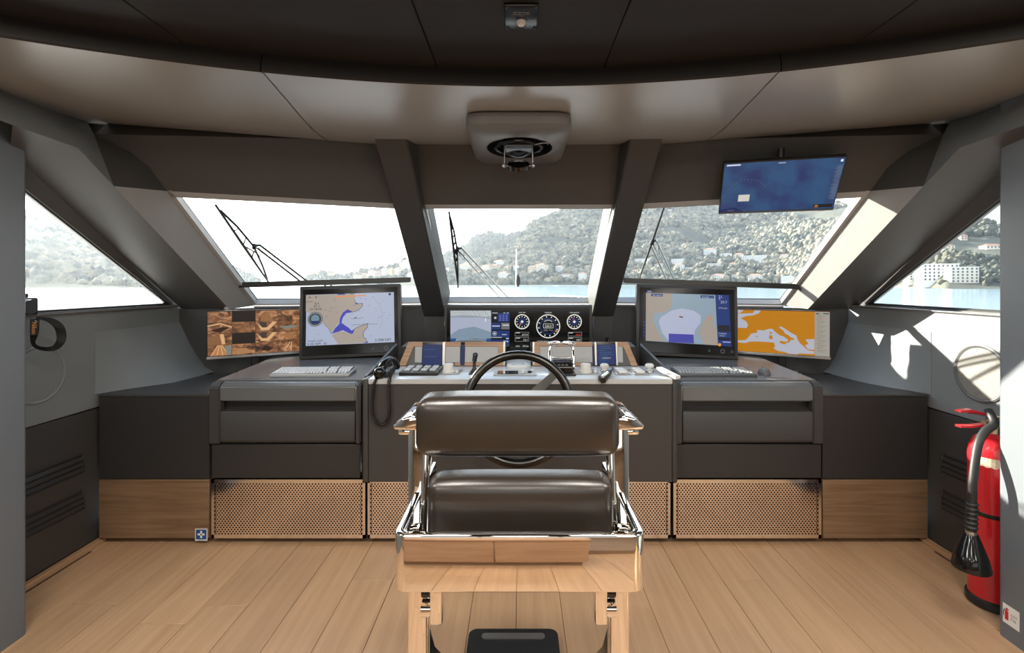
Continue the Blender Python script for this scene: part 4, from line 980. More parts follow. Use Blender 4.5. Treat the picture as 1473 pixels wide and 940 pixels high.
# starboard: harbour chart with blue side bar
r, d, A_, u0, u1, v0, v1 = big_monitor(1, 'large wood-grey housed monitor showing a harbour chart with blue side bar')
M_ = lambda pts: [(u0 + (x - 245) / 885 * (u1 - u0), v1 - (y - 190) / 515 * (v1 - v0)) for x, y in pts]
A_.rect(u0, v0, u1, v1, E(14, 16, 28)); A_.face(M_([(272, 195), (975, 195), (998, 705), (275, 690)]), E(130, 148, 162))
A_.face(M_([(430, 440), (540, 370), (640, 345), (760, 365), (830, 410), (825, 490), (770, 560), (760, 680), (505, 680), (440, 600), (405, 490)]), E(162, 168, 190))
A_.face(M_([(272, 195), (540, 195), (535, 340), (480, 390), (360, 402), (350, 480), (390, 570), (410, 610), (470, 688), (275, 690)]), E(150, 140, 130))
A_.face(M_([(920, 385), (960, 440), (952, 500), (992, 560), (998, 705), (850, 700), (850, 660), (805, 580), (850, 480), (880, 430)]), E(152, 142, 133))
A_.face(M_([(978, 192), (1108, 192), (1130, 712), (1000, 705)]), E(28, 50, 108)); A_.face(M_([(1000, 500), (1112, 500), (1116, 565), (1002, 565)]), E(28, 30, 34)); A_.face(M_([(1003, 625), (1118, 625), (1120, 650), (1004, 650)]), E(20, 24, 34))
A_.face(M_([(507, 607), (758, 607), (760, 695), (507, 695)]), E(62, 62, 150)); A_.line(M_([(285, 182), (330, 182)]), .010, E(110, 130, 170))
A_.face(M_([(325, 203), (445, 203), (445, 230), (325, 230)]), E(34, 60, 110)); A_.face(M_([(825, 203), (962, 203), (962, 232), (825, 232)]), E(44, 66, 118))
A_.line(M_([(612, 430), (650, 436)]), .010, E(110, 60, 30)); c_ = M_([(925, 438)])[0]; A_.circ(c_[0], c_[1], .010, E(180, 130, 95))
c_ = M_([(1013, 698)])[0]; A_.circ(c_[0], c_[1], .011, E(215, 140, 50)); A_.line(M_([(1045, 668), (1122, 668)]), .007, E(150, 155, 200))
for k in range(40):
    x, y = rr.uniform(420, 850), rr.uniform(340, 600); c_ = M_([(x, y)])[0]; A_.rect(c_[0], c_[1], c_[0] + .003, c_[1] + .003, E(110, 130, 150), k == 0)
for k in range(5): A_.line(M_([(250, 490 + k * 36), (262, 505 + k * 36)]), .006, E(46, 62, 140), k == 0)
for tx, x, y, sz in (('21.', 1005, 225, .026), ('7.', 1008, 250, .022), ('29.7', 1025, 280, .026), ('No Alarm', 340, 226, .016), ('Standby', 840, 228, .016), ('DTM 0:00', 1005, 335, .014), ('CURSOR', 1002, 592, .014), ('44 05.1', 1010, 614, .014)):
    p_ = M_([(x, y)])[0]; A_.text(tx, p_[0], p_[1], sz, E(170, 178, 190))
A_.build('display_print', d)
# --- wide monitors at the ends of the console
def side_monitor(s, label):
    bl, br, tl = P(297, 517.5, 3.30), P(432, 509, 3.60), P(298, 447.5, 3.30)
    ux = br - bl; ux.z = 0; w = ux.length; ux.normalize(); uy = Vector((0, 0, 1)); h = tl.z - bl.z
    if s > 0: o = mir(br); o.z = bl.z; ux = mir(-ux)
    else: o = bl
    r = frame_root('wide_monitor', label, 'monitor', o, ux, uy)
    bm = BM(); box(bm, 0, w, 0, h, -.030, 0, .004, 2); obj('back_shell', bm, M_BLACK, r, local=True)
    bm = BM(); box(bm, 0, w, -.002, .016, -.012, .003, .002, 1); obj('lower_bezel', bm, M_STEEL, r, local=True)
    bm = BM(); box(bm, .006, w - .006, .018, h - .006, 0, .0008); d = obj('display', bm, M_BLACKG, r, local=True)
    foot = o.z - .8605
    bm = BM(); box(bm, w / 2 - .025, w / 2 + .025, -foot + .012, .12, -.07, -.032, .004, 1); obj('neck', bm, M_BLACK, r, local=True)
    # open U shaped foot lying on the counter: local y is up, z towards the viewer
    bm = BM(); pts = [(w / 2 - .11, -foot + .006, .10), (w / 2 - .11, -foot + .006, -.07), (w / 2 + .11, -foot + .006, -.07), (w / 2 + .11, -foot + .006, .10)]
    for a, b in zip(pts, pts[1:] + pts[:1]):
        a, b = Vector(a), Vector(b); t_ = (b - a).normalized(); n_ = Vector((0, 1, 0)).cross(t_) * .011
        slab(bm, [a + n_ - t_ * .011, b + n_ + t_ * .011, b - n_ + t_ * .011, a - n_ - t_ * .011], (0, .010, 0))
    obj('foot', bm, M_STEEL, r, local=True)
    return r, d, w, h
r, d, w, h = side_monitor(-1, 'wide monitor with a grid of brown camera views at the port end')
A_ = Art(.0009, .0002); u0, u1, v0, v1 = .006, w - .006, .018, h - .006
A_.rect(u0, v0, u1, v1, E(70, 46, 30))
def cctv(name, off):
    m = bpy.data.materials.new(name); m.use_nodes = True; t = m.node_tree; b = t.nodes['Principled BSDF']
    c = nd(t, 'ShaderNodeTexCoord'); mp = nd(t, 'ShaderNodeMapping'); mp.inputs['Location'].default_value = (off, off * 2.3, off); mp.inputs['Scale'].default_value = (14, 22, 14)
    n = nd(t, 'ShaderNodeTexNoise', i_Scale=1.0, i_Detail=4.0, i_Roughness=.65, i_Distortion=1.2); rpp = nd(t, 'ShaderNodeValToRGB')
    e = rpp.color_ramp.elements; e[0].position = .34; e[0].color = rgb(44, 28, 20); e[1].position = .66; e[1].color = rgb(180, 132, 92); k = e.new(.5); k.color = rgb(122, 80, 50)
    t.links.new(c.outputs['Object'], mp.inputs[0]); t.links.new(mp.outputs[0], n.inputs['Vector']); t.links.new(n.outputs['Fac'], rpp.inputs[0]); t.links.new(rpp.outputs[0], b.inputs['Emission Color'])
    b.inputs['Emission Strength'].default_value = 1.0; b.inputs['Base Color'].default_value = (.01, .01, .01, 1); b.inputs['Roughness'].default_value = .3; return m
CM = [cctv('camera_view', 1.7 * k) for k in range(5)]
nc, nr_ = 4, 4
for i in range(nc):
    for j in range(nr_):
        a0 = u0 + (u1 - u0) * i / nc; a1 = u0 + (u1 - u0) * (i + 1) / nc; b0 = v0 + (v1 - v0) * j / nr_; b1 = v0 + (v1 - v0) * (j + 1) / nr_
        dark = (i, j) in ((1, 3), (1, 1))
        A_.rect(a0 + .001, b0 + .001, a1 - .001, b1 - .001, E(36, 30, 28) if dark else CM[(i * 3 + j * 2) % 5], i == 0 and j == 0)
T_ = lambda i, j, x, y: (u0 + (u1 - u0) * (i + x) / nc, v0 + (v1 - v0) * (j + y) / nr_)
LT, DK, GR = E(206, 162, 116), E(48, 32, 24), E(120, 120, 112)
A_.face([T_(0, 0, .1, .05), T_(0, 0, .42, .95), T_(0, 0, .58, .95), T_(0, 0, .85, .05)], E(170, 118, 74))
for k in (-.35, -.12, .12, .35): A_.line([T_(0, 0, .5 + k * .25, .95), T_(0, 0, .5 + k, .05)], .005, LT, k == -.35)
A_.face([T_(0, 0, .8, .05), T_(0, 0, .98, .05), T_(0, 0, .98, .9), T_(0, 0, .68, .9)], GR)
A_.face([T_(0, 1, .5, .95), T_(0, 1, .65, .95), T_(0, 1, .72, .05), T_(0, 1, .58, .05)], LT); A_.face([T_(0, 1, .0, .0), T_(0, 1, .55, .0), T_(0, 1, .48, .8), T_(0, 1, .0, .8)], E(128, 88, 58))
A_.face([T_(0, 2, .1, .3), T_(0, 2, .5, .1), T_(0, 2, .9, .5), T_(0, 2, .6, .6)], DK); A_.line([T_(0, 2, .0, .7), T_(0, 2, .5, .9), T_(0, 2, 1, .55)], .008, LT)
for j in (1, 2):
    A_.face([T_(2, j, .05, .9), T_(2, j, .25, .15), T_(2, j, .6, .15), T_(2, j, .95, .9), T_(2, j, .75, .9), T_(2, j, .5, .4), T_(2, j, .3, .4)], LT)
    A_.face([T_(2, j, .15, .9), T_(2, j, .32, .4), T_(2, j, .48, .4), T_(2, j, .5, .9)], E(64, 56, 50))
A_.face([T_(3, 2, .05, .4), T_(3, 2, .4, .15), T_(3, 2, .95, .35), T_(3, 2, .7, .55)], GR); A_.face([T_(3, 1, .1, .7), T_(3, 1, .5, .2), T_(3, 1, .9, .3), T_(3, 1, .5, .8)], E(150, 104, 66))
A_.face([T_(2, 0, .25, .3), T_(2, 0, .6, .2), T_(2, 0, .8, .5), T_(2, 0, .4, .7)], DK); A_.face([T_(1, 0, .0, .1), T_(1, 0, .95, .1), T_(1, 0, .6, .6), T_(1, 0, .2, .6)], E(160, 116, 78))
A_.line([T_(3, 0, .3, .1), T_(3, 0, .55, .9)], .006, LT); A_.line([T_(3, 0, .6, .1), T_(3, 0, .62, .9)], .006, LT); A_.face([T_(2, 3, .2, .0), T_(2, 3, .8, .0), T_(2, 3, .6, .7), T_(2, 3, .3, .7)], E(140, 100, 66))
A_.build('display_print', d)
r, d, w, h = side_monitor(1, 'wide monitor with an orange map of the western seas at the starboard end')
A_ = Art(.0009, .0002); u0, u1, v0, v1 = .006, w - .006, .018, h - .006
M_ = lambda pts: [(u0 + (x - 232) / 935 * (u1 - u0), v1 - (y - 338) / 470 * (v1 - v0)) for x, y in pts]
SG, OR = E(166, 168, 180), E(176, 114, 14)
A_.rect(u0, v0, u1, v1, OR)
A_.face(M_([(233, 690), (320, 680), (355, 640), (380, 605), (445, 590), (440, 560), (510, 565), (560, 545), (600, 540), (640, 580), (680, 610), (720, 620), (765, 655), (748, 678), (690, 668), (672, 684), (700, 700), (735, 695), (775, 680), (788, 655), (825, 650), (822, 635), (790, 625), (760, 598), (735, 590), (710, 550), (670, 525), (690, 510), (740, 540), (790, 575), (850, 605), (855, 640), (885, 685), (920, 715), (945, 740), (960, 755), (1020, 760), (1020, 790), (920, 792), (860, 805), (780, 803), (720, 787), (660, 780), (612, 755), (632, 735), (620, 692), (560, 690), (450, 690), (370, 695), (310, 715), (233, 712)]), SG)
A_.face(M_([(935, 640), (1022, 630), (1022, 745), (960, 745), (930, 700), (965, 688)]), SG)
A_.face(M_([(233, 385), (300, 382), (400, 375), (415, 345), (482, 342), (462, 375), (400, 400), (330, 410), (262, 435), (325, 470), (345, 510), (330, 545), (233, 545)]), SG); A_.face(M_([(233, 340), (300, 345), (258, 378), (233, 378)]), SG)
for pts in ([(572, 580), (592, 575), (600, 595), (580, 602)], [(568, 615), (600, 612), (606, 655), (572, 655)], [(670, 682), (742, 686), (735, 705), (700, 700)], [(425, 632), (448, 628), (446, 638), (428, 640)], [(860, 795), (920, 790), (925, 805), (870, 808)]): A_.face(M_(pts), OR, pts[0][0] == 572)
A_.rect(M_([(1025, 0)])[0][0], v0, u1, v1, E(150, 146, 136))
for k in range(24):
    y = 372 + k * 17; A_.line(M_([(1040 + (k % 3) * 6, y), (1090 + (k * 37) % 55, y)]), .003, E(118, 112, 104), k == 0)
A_.line(M_([(1035, 360), (1068, 360)]), .006, E(40, 40, 40)); A_.line(M_([(1105, 360), (1160, 360)]), .006, E(40, 40, 40)); A_.line(M_([(1110, 400), (1110, 430)]), .008, E(190, 130, 100)); A_.rect(u0, v1 - .003, u1, v1, E(120, 70, 20))
A_.build('display_print', d)
# --- centre instrument display
bm_r = frame_root('instrument_display', 'wide black instrument display with round gauges under the centre pane', 'display', P(639, 505, 3.50), (1, 0, 0), (0, 0, 1))
w, h = 213 * .005, 66 * .005
bm = BM(); box(bm, 0, w, -.012, h, -.12, 0, .006, 2); obj('housing', bm, M_LEATHER, bm_r, local=True)
bm = BM(); box(bm, .018, w - .020, .004, h - .018, 0, .003, .001, 1); d = obj('glass_front', bm, M_BLACKG, bm_r, local=True)
A_ = Art(.0031, .0002)
Q = lambda px, py: ((px - 639) * .005, (505 - py) * .005)
def qrect(a, b, c, e, m, up=True): x0, y0 = Q(a, e); x1, y1 = Q(c, b); A_.rect(x0, y0, x1, y1, m, up)
qrect(648, 447, 706.5, 502, E(118, 138, 155)); qrect(648, 447, 706.5, 456, E(205, 205, 200), False)
A_.face([Q(648, 482), Q(660, 474), Q(682, 470), Q(706.5, 478), Q(706.5, 466), Q(706.5, 457), Q(648, 457)], E(158, 164, 184)); A_.face([Q(648, 457), Q(648, 455), Q(668, 453.5), Q(690, 455), Q(706.5, 458), Q(706.5, 460), Q(690, 457), Q(668, 456)], E(140, 148, 156))
A_.face([Q(648, 492), Q(665, 489), Q(684, 487), Q(706.5, 490), Q(706.5, 502), Q(648, 502)], E(96, 104, 108)); qrect(648, 487, 656, 492, E(34, 74, 122)); qrect(700, 487, 706.5, 492, E(34, 74, 122), False); qrect(698, 458, 699, 463, E(235, 235, 225))
A_.line([Q(650, 449.5), Q(671, 449.5)], .002, E(150, 150, 145)); A_.line([Q(654, 492), Q(660, 489), Q(690, 489), Q(700, 492)], .003, E(150, 170, 180))
qrect(707, 449, 733, 499, E(10, 12, 20)); BL = E(26, 48, 104)
qrect(716, 450.5, 733, 463, BL); qrect(707, 464.5, 720, 474, BL, False); qrect(721, 464.5, 733, 474, E(100, 100, 100), False); qrect(707, 476, 733, 486, BL, False); qrect(707, 489, 733, 497, BL, False)
for k, (a, b, c, e) in enumerate(((708, 450, 716, 451), (724, 450, 727, 451), (729, 450, 732, 451), (711, 456, 714, 459), (723, 467, 732, 469), (708, 468.5, 719, 470), (707, 485, 722, 486), (722, 481, 729, 482), (724, 490.5, 731, 493), (728, 486.5, 732, 488))): qrect(a, b, c, e, E(180, 185, 190), k == 0)
for i in range(3):
    for j in range(4): qrect(718 + i * 4.6, 453 + j * 2.4, 721 + i * 4.6, 454.4 + j * 2.4, E(92, 96, 170), i == 0 and j == 0)
x, y = Q(711.5, 480); A_.ring(x, y, .010, .017, E(120, 128, 140), 20); A_.circ(x, y, .006, E(220, 220, 220), 14); A_.text('AT', *Q(728.5, 498.5), .012, E(200, 200, 200))
WH = E(214, 214, 208); NV = E(22, 42, 92)
def gauge(px, py, rpx, title, lab, needle, ncol):
    x, y = Q(px, py); rr_ = rpx * .005
    A_.ring(x, y, rr_ * .86, rr_, WH, 44)
    for k in range(12):
        a = R(k * 30); r0, r1 = rr_ * .60, rr_ * .76; A_.line([(x + r0 * math.cos(a), y + r0 * math.sin(a)), (x + r1 * math.cos(a), y + r1 * math.sin(a))], rr_ * .10, WH, k == 0)
    A_.ring(x, y, rr_ * .20, rr_ * .50, NV, 24); A_.circ(x, y, rr_ * .17, E(225, 225, 220), 16)
    a = R(needle); A_.line([(x + rr_ * .1 * math.cos(a), y + rr_ * .1 * math.sin(a)), (x + rr_ * .55 * math.cos(a), y + rr_ * .55 * math.sin(a))], rr_ * .10, ncol)
    p_ = Q(px, lab); A_.text(title, p_[0], p_[1], .0105, WH, 'CENTER')
gauge(751, 463, 10.8, 'PORT RPM', 450.6, 235, E(205, 120, 60)); gauge(826, 463, 10.8, 'STBD RUDDER', 450.6, 105, E(200, 50, 45))
x, y = Q(788.5, 469.5); A_.ring(x, y, .079, .086, WH, 56); A_.ring(x, y, .052, .060, NV, 40)
for k in range(12): a = R(k * 30 + 10); A_.line([(x + .064 * math.cos(a), y + .064 * math.sin(a)), (x + .073 * math.cos(a), y + .073 * math.sin(a))], .007, WH, k == 0)
A_.ring(x, y, .040, .047, E(150, 155, 165), 20, 50, 130); A_.line([Q(781.5, 466), Q(795.5, 466), Q(795.5, 472), Q(781.5, 472), Q(781.5, 466)], .0022, WH); A_.text('230.5', x, Q(0, 471)[1], .022, WH, 'CENTER'); A_.text('HDG  True', x, Q(0, 476)[1], .014, E(150, 160, 175), 'CENTER'); A_.text('HEADING', x, Q(0, 450.6)[1], .0115, WH, 'CENTER')
A_.circ(*Q(800, 476.5), .008, E(190, 120, 70), 12)
for px, col, v1_, v2_ in ((741, WH, '217.4', '13.1'), (817, WH, '-05.8', '10.9')):
    for k, (py, vv) in enumerate(((478, v1_), (485.5, v2_))):
        A_.line([Q(px, py), Q(px + 19.5, py), Q(px + 19.5, py + 5.6), Q(px, py + 5.6), Q(px, py)], .0018, E(150, 150, 150)); A_.line([Q(px + 1, py + 1), Q(px + 7, py + 1)], .004, WH)
        A_.text(vv, *Q(px + 18, py + 4.8), .019, E(210, 50, 45) if (px > 800 and k == 0) else WH, 'RIGHT')
A_.text('SOG', *Q(742, 499), .014, WH); A_.text('0.0 kn', *Q(752, 499), .017, WH); A_.text('RUDDER ANGLE', *Q(772.5, 491.8), .011, WH); A_.rect(*Q(797, 492), *Q(802, 490), E(205, 50, 40))
for px in (744, 769, 813): A_.line([Q(px, 449), Q(px, 502)], .001, E(26, 28, 32), px == 744)
A_.build('display_print', d)
# --- keyboards and mouse
def keyboard(label, x, y, rz, shell, keym, rows=6):
    zz = .934 + (y - 2.852) * (.032 / .648) + .003
    r = thing('keyboard', label, 'keyboard', (x, y, zz), (math.atan2(.032, .648) + R(1.5), 0, rz))
    bm = BM(); box(bm, -.235, .235, -.085, .085, 0, .017, .004, 2); obj('case', bm, shell, r, local=True)
    bm = BM(); box(bm, -.229, .229, -.077, .080, .0165, .0175); obj('key_bed', bm, M_KEYBED, r, local=True)
    bm = BM(); rr = random.Random(5)
    for j in range(rows):
        xx = -.226; yy = -.072 + j * .0255 if rows == 6 else -.06 + j * .026
        while xx < .214:
            kw = .0185
            if j == 0 and -.15 < xx < -.12: kw = .11
            elif j in (1, 2) and xx < -.22: kw = .03
            if abs(xx - .075) < .010 or abs(xx - .145) < .010: xx += .010
            kw = min(kw, .226 - xx); box(bm, xx, xx + kw - .005, yy, yy + .0195, .017, .0225, .0012, 1); xx += kw
    obj('keys', bm, keym, r, local=True, kind='stuff')
    return r
keyboard('silver grey keyboard on the port desk under the coastal chart', -1.262, 3.010, R(3), M_LGREY, M_WHITE)
keyboard('dark grey keyboard with pale number keys on the starboard desk', 1.200, 3.005, R(-1), M_GREY, mat('key_grey', (.34, .34, .33, 1), .4))
r = thing('computer_mouse', 'rounded grey computer mouse right of the starboard keyboard', 'mouse', (1.512, 3.00, .9445), (R(3), 0, R(-8)))
bm = BM(); bmesh.ops.create_uvsphere(bm, u_segments=20, v_segments=12, radius=1)
for v in bm.verts: v.co = Vector((v.co.x * .034 * (1 - .12 * v.co.y), v.co.y * .056, max(v.co.z, -.02) * .036 * (1 - .25 * v.co.y)))
obj('shell', bm, M_GREY, r, local=True)
bm = BM(); torus(bm, (0, .024, .026), .007, .0035, (1, 0, 0), 16, 8); obj('scroll_wheel', bm, M_BLACK, r, local=True)
# --- screen hanging from the ceiling, starboard
tl, tr_, bl = Vector((1.117, 2.60, 2.146)), Vector((1.680, 2.45, 2.146)), Vector((1.150, 2.80, 1.900))
ux = tr_ - tl; w = ux.length; uy = tl - bl; uy -= ux.normalized() * uy.dot(ux.normalized()); h = uy.length
r = frame_root('hanging_screen', 'blue sounder screen hanging under the ceiling before the starboard pane', 'screen', bl, ux, uy)
bm = BM(); box(bm, 0, w, 0, h, -.028, 0, .004, 2); obj('back_shell', bm, M_BLACK, r, local=True)
bm = BM(); box(bm, 0, w, -.001, .010, -.020, .002, .002, 1); obj('lower_bezel', bm, M_GREY, r, local=True)
m = bpy.data.materials.new('sounder_blue'); m.use_nodes = True; t = m.node_tree; b = t.nodes['Principled BSDF']
c = nd(t, 'ShaderNodeTexCoord'); n = nd(t, 'ShaderNodeTexNoise', i_Scale=7.0, i_Detail=3.0); rpp = nd(t, 'ShaderNodeValToRGB')
rpp.color_ramp.elements[0].position = .36; rpp.color_ramp.elements[0].color = rgb(26, 44, 92); rpp.color_ramp.elements[1].position = .56; rpp.color_ramp.elements[1].color = rgb(32, 72, 112)
t.links.new(c.outputs['Object'], n.inputs['Vector']); t.links.new(n.outputs['Fac'], rpp.inputs[0]); t.links.new(rpp.outputs[0], b.inputs['Emission Color']); b.inputs['Emission Strength'].default_value = 1; b.inputs['Base Color'].default_value = (.01, .01, .01, 1); b.inputs['Roughness'].default_value = .3
bm = BM(); box(bm, .006, w - .006, .012, h - .008, 0, .0008); d = obj('display', bm, m, r, local=True)
A_ = Art(.0009, .0003); G_ = lambda u, v: (.006 + u * (w - .012), .012 + v * (h - .020))
A_.face([G_(0, 0), G_(.22, .0), G_(.14, .09), G_(0, .06)], E(26, 42, 90)); A_.rect(*G_(.155, .22), *G_(.255, .36), E(196, 194, 184)); A_.rect(*G_(.02, .955), *G_(.14, .985), E(190, 200, 215)); A_.rect(*G_(.46, .955), *G_(.52, .975), E(150, 160, 170))
A_.rect(*G_(.965, .925), *G_(.985, .97), E(210, 215, 220)); A_.rect(*G_(.83, .03), *G_(.99, .10), E(30, 28, 30)); A_.rect(*G_(.84, .035), *G_(.87, .09), E(150, 90, 50)); A_.rect(*G_(.07, .02), *G_(.13, .04), E(90, 84, 86))
for k in range(26): A_.line([G_(.955 - .01 * (k % 3), .86 - k * .026), G_(.992, .86 - k * .026)], .003, E(110, 116, 128), k == 0)
for k in range(18): a = R(190 - k * 9); q = G_(.22 + .22 * math.cos(a) * .9, .25 + .42 * math.sin(a)); A_.rect(q[0], q[1], q[0] + .004, q[1] + .004, E(120, 116, 90), k == 0)
A_.build('display_print', d)
bm = BM(); tube(bm, [(w * .5, h * .75, -.028), (w * .5, h * .75 + .10, -.09)], .018, 10); obj('bracket', bm, M_BLACK, r, local=True)
# ================================================================== helm seat
ch = thing('helm_chair', 'black leather helm seat in a polished chrome frame, seen from behind', 'chair', (0, 1.40, 0))
def cushion(name, x0, x1, y0, y1, z0, z1, r, lean=0.0, m=M_SEAT):
    bm = BM(); box(bm, x0, x1, y0, y1, z0, z1, r, 6)
    for e in [e for e in bm.edges]: pass
    cx_, cz = (x0 + x1) / 2, (z0 + z1) / 2
    bmesh.ops.subdivide_edges(bm, edges=[e for e in bm.edges if e.calc_length() > .09], cuts=5, use_grid_fill=True)
    for v in bm.verts:
        fx_ = 1 - abs((v.co.x - cx_) / ((x1 - x0) / 2)) ** 4; fz_ = 1 - abs((v.co.z - cz) / ((z1 - z0) / 2)) ** 2.5
        v.co.y += (-.006 if v.co.y < (y0 + y1) / 2 else .006) * max(0, fx_) * max(0, fz_) + (v.co.z - z0) * lean
        v.co.z += (.006 if v.co.z > cz else -.004) * max(0, fx_)
    return obj(name, bm, m, ch)
CXs = -.001
cushion('upper_back_cushion', CXs - .277, CXs + .273, 1.285, 1.415, 1.036, 1.190, .034)
cushion('lower_back_cushion', CXs - .236, CXs + .246, 1.24, 1.35, .800, .990, .030, -.02)
cushion('seat_cushion', -.245, .245, 1.36, 1.80, .66, .76, .035)
# U shaped band
oh, ih = .300, .276
def uband(h0, h1, o_, y_rear, y_front, rad):
    pts = [(-o_, y_front)]
    for k in range(9):
        a = R(180 + 90 * k / 8); pts.append((-o_ + rad + rad * math.cos(a), y_rear + rad + rad * math.sin(a)))
    for k in range(9):
        a = R(270 + 90 * k / 8); pts.append((o_ - rad + rad * math.cos(a), y_rear + rad + rad * math.sin(a)))
    return pts + [(o_, y_front)]
po, pi_ = uband(0, 0, oh, 1.148, 1.62, .030), uband(0, 0, ih, 1.172, 1.62, .014)
bm = BM(); lo, hi = .769, .905
g = [[bm.verts.new((x + .002, y, z)) for x, y in pts] for pts, z in ((po, lo), (po, hi), (pi_, hi), (pi_, lo))]
for k in range(4):
    a, b = g[k], g[(k + 1) % 4]
    for i in range(len(a) - 1): bm.faces.new((a[i], a[i + 1], b[i + 1], b[i]))
bm.faces.new([g[k][0] for k in range(4)]); bm.faces.new([g[k][-1] for k in range(4)][::-1])
es = [e for e in bm.edges if (e.verts[0] in g[1] and e.verts[1] in g[1]) or (e.verts[0] in g[0] and e.verts[1] in g[0]) or (e.verts[0] in g[2] and e.verts[1] in g[2])]
bmesh.ops.bevel(bm, geom=es, offset=.005, segments=3, affect='EDGES', profile=.5)
obj('frame_band', bm, M_CHROME, ch)
bm = BM(); slab(bm, [(x * .99, y + .004, .80) for x, y in pi_], (0, 0, .012)); obj('tub_floor', bm, M_CHROME, ch)
for s in (-1, 1):
    # tall side plate that carries the arm, the band and stands on the base
    bm = BM(); box(bm, s * .262, s * .316, 1.385, 1.44, .03, 1.125, .006, 2); up_ = obj('side_plate', bm, M_CHROME, ch)
    bm = BM(); slab(bm, [(s * .262, 1.43, .03), (s * .262, 1.43, .50), (s * .262, 1.52, .36), (s * .262, 1.70, .20), (s * .262, 1.86, .03)], (s * .02, 0, 0), .004, 1); obj('side_gusset', bm, M_BLACKG, up_)
    # inner back strut with slanting foot
    bm = BM(); slab(bm, [(s * .240, 1.33, .99), (s * .240, 1.36, 1.04), (s * .262, 1.40, 1.02), (s * .262, 1.38, .90)], (s * .010, 0, 0), .002, 1)
    tube(bm, [(s * .255, 1.30, .81), (s * .255, 1.345, 1.06)], .010, 10); obj('back_strut', bm, M_CHROME, ch)
    bm = BM(); tube(bm, [(s * .262, 1.25, .835), (s * .285, 1.25, .835)], .017, 14); tube(bm, [(s * .262, 1.29, .85), (s * .285, 1.29, .85)], .013, 14); obj('hinge_bolt', bm, M_CHROME, ch)
    # armrest
    bm = BM(); pr = [(.262, 1.120), (.300, 1.127), (.330, 1.118), (.356, 1.098), (.352, 1.086), (.262, 1.084)]
    a = [bm.verts.new((s * x, 1.372, z)) for x, z in pr]; b = [bm.verts.new((s * x, 1.565, z)) for x, z in pr]; n = len(pr)
    bm.faces.new(a); bm.faces.new(b[::-1])
    for i in range(n): bm.faces.new((a[i], b[i], b[(i + 1) % n], a[(i + 1) % n]))
    bmesh.ops.bevel(bm, geom=bm.edges[:], offset=.006, segments=3, affect='EDGES', profile=.5)
    ar = obj('armrest', bm, M_CHROME, ch)
    bm = BM(); box(bm, s * .282, s * .302, 1.374, 1.555, 1.118, 1.132, .005, 2); obj('armrest_pad', bm, M_SEAT, ar)
    bm = BM(); box(bm, s * .300, s * .345, 1.385, 1.46, 1.066, 1.086, .008, 2); obj('armrest_knuckle', bm, M_CHROME, ar)
    # hinged rod under the band
    bm = BM(); box(bm, s * .205, s * .238, 1.30, 1.345, .585, .769, .005, 2); rod = obj('support_rod', bm, M_CHROME, ch)
    bm = BM(); tube(bm, [(s * .236, 1.322, .62), (s * .262, 1.322, .62)], .024, 16); obj('rod_hinge', bm, M_CHROME, rod)
    bm = BM(); tube(bm, [(s * .240, 1.322, .665), (s * .262, 1.322, .665)], .016, 14); obj('rod_hinge', bm, M_BLACKG, rod)
    bm = BM(); slab(bm, [(s * .248, 1.315, .42), (s * .248, 1.315, .60), (s * .262, 1.39, .60), (s * .262, 1.39, .42)], (0, .012, 0), .003, 1); obj('rod_web', bm, M_CHROME, rod)
bm = BM(); slab(bm, [(x * 1.0 - .022, y, .004) for x, y in rrect(.372, 1.02, .035, 5, .0, 1.555)], (0, 0, .030), .006, 2); bp_ = obj('floor_base', bm, M_BLACK, ch)
bm = BM(); slab(bm, [(x - .022, y, .034) for x, y in rrect(.262, .034, .016, 6, 0, 2.018)], (0, 0, .004), .001, 1); obj('slot_plate', bm, M_STEEL, bp_)
bm = BM(); box(bm, -.30, .30, 1.38, 1.46, .034, .075, .008, 2); obj('cross_beam', bm, M_BLACK, ch)
# low oak bench under and behind the camera's place, seen mirrored in the chrome band
r = thing('oak_bench', 'low oak bench with two front panels behind the helm chair', 'bench', (-.25, -.55, 0))
bm = BM(); box(bm, -.90, .41, -.80, -.24, .001, .09, .003, 1); obj('plinth', bm, M_AFT, r)
for xa, xb in ((-.92, -.152), (-.148, .43)): bm = BM(); box(bm, xa, xb, -.80, -.20, .10, .52, .004, 1); obj('front_panel', bm, M_OAKV, r)
bm = BM(); box(bm, -.93, .44, -.81, -.19, .525, .56, .006, 2); obj('bench_top', bm, M_OAKV, r)
# ================================================================== under the ceiling
r = thing('ceiling_compass', 'dark square housing with a round compass opening under the soffit', 'compass', (0, 2.5, ZS))
bm = BM(); x0, x1, y0, y1, zb, zt = -.245, .245, 2.165, 2.86, 2.196, 2.262
# housing: rounded box with a round hole in its underside
n = 56; cc = (.005, 2.51); an = [2 * math.pi * k / n for k in range(n)]
def sup(a_, b_, e_=9): return [(a_ * math.cos(t) * (abs(math.cos(t)) ** e_ + abs(math.sin(t)) ** e_) ** (-1 / e_), 2.5125 + b_ * math.sin(t) * (abs(math.cos(t)) ** e_ + abs(math.sin(t)) ** e_) ** (-1 / e_)) for t in an]
ro, ri = sup(.245, .3475), sup(.218, .318)
vt = [bm.verts.new((x, y, zt)) for x, y in ro]; vm = [bm.verts.new((x, y, zb + .018)) for x, y in ro]; vb = [bm.verts.new((x, y, zb)) for x, y in ri]
vh = [bm.verts.new((cc[0] + .168 * math.cos(t), cc[1] + .195 * math.sin(t), zb)) for t in an]; vk = [bm.verts.new((v.co.x, v.co.y, zb + .055)) for v in vh]
for a, b in ((vt, vm), (vm, vb), (vb, vh), (vh, vk)):
    for i in range(n): bm.faces.new((a[i], a[(i + 1) % n], b[(i + 1) % n], b[i])).material_index = 1 if b is vk else 0
bm.faces.new(vk).material_index = 1
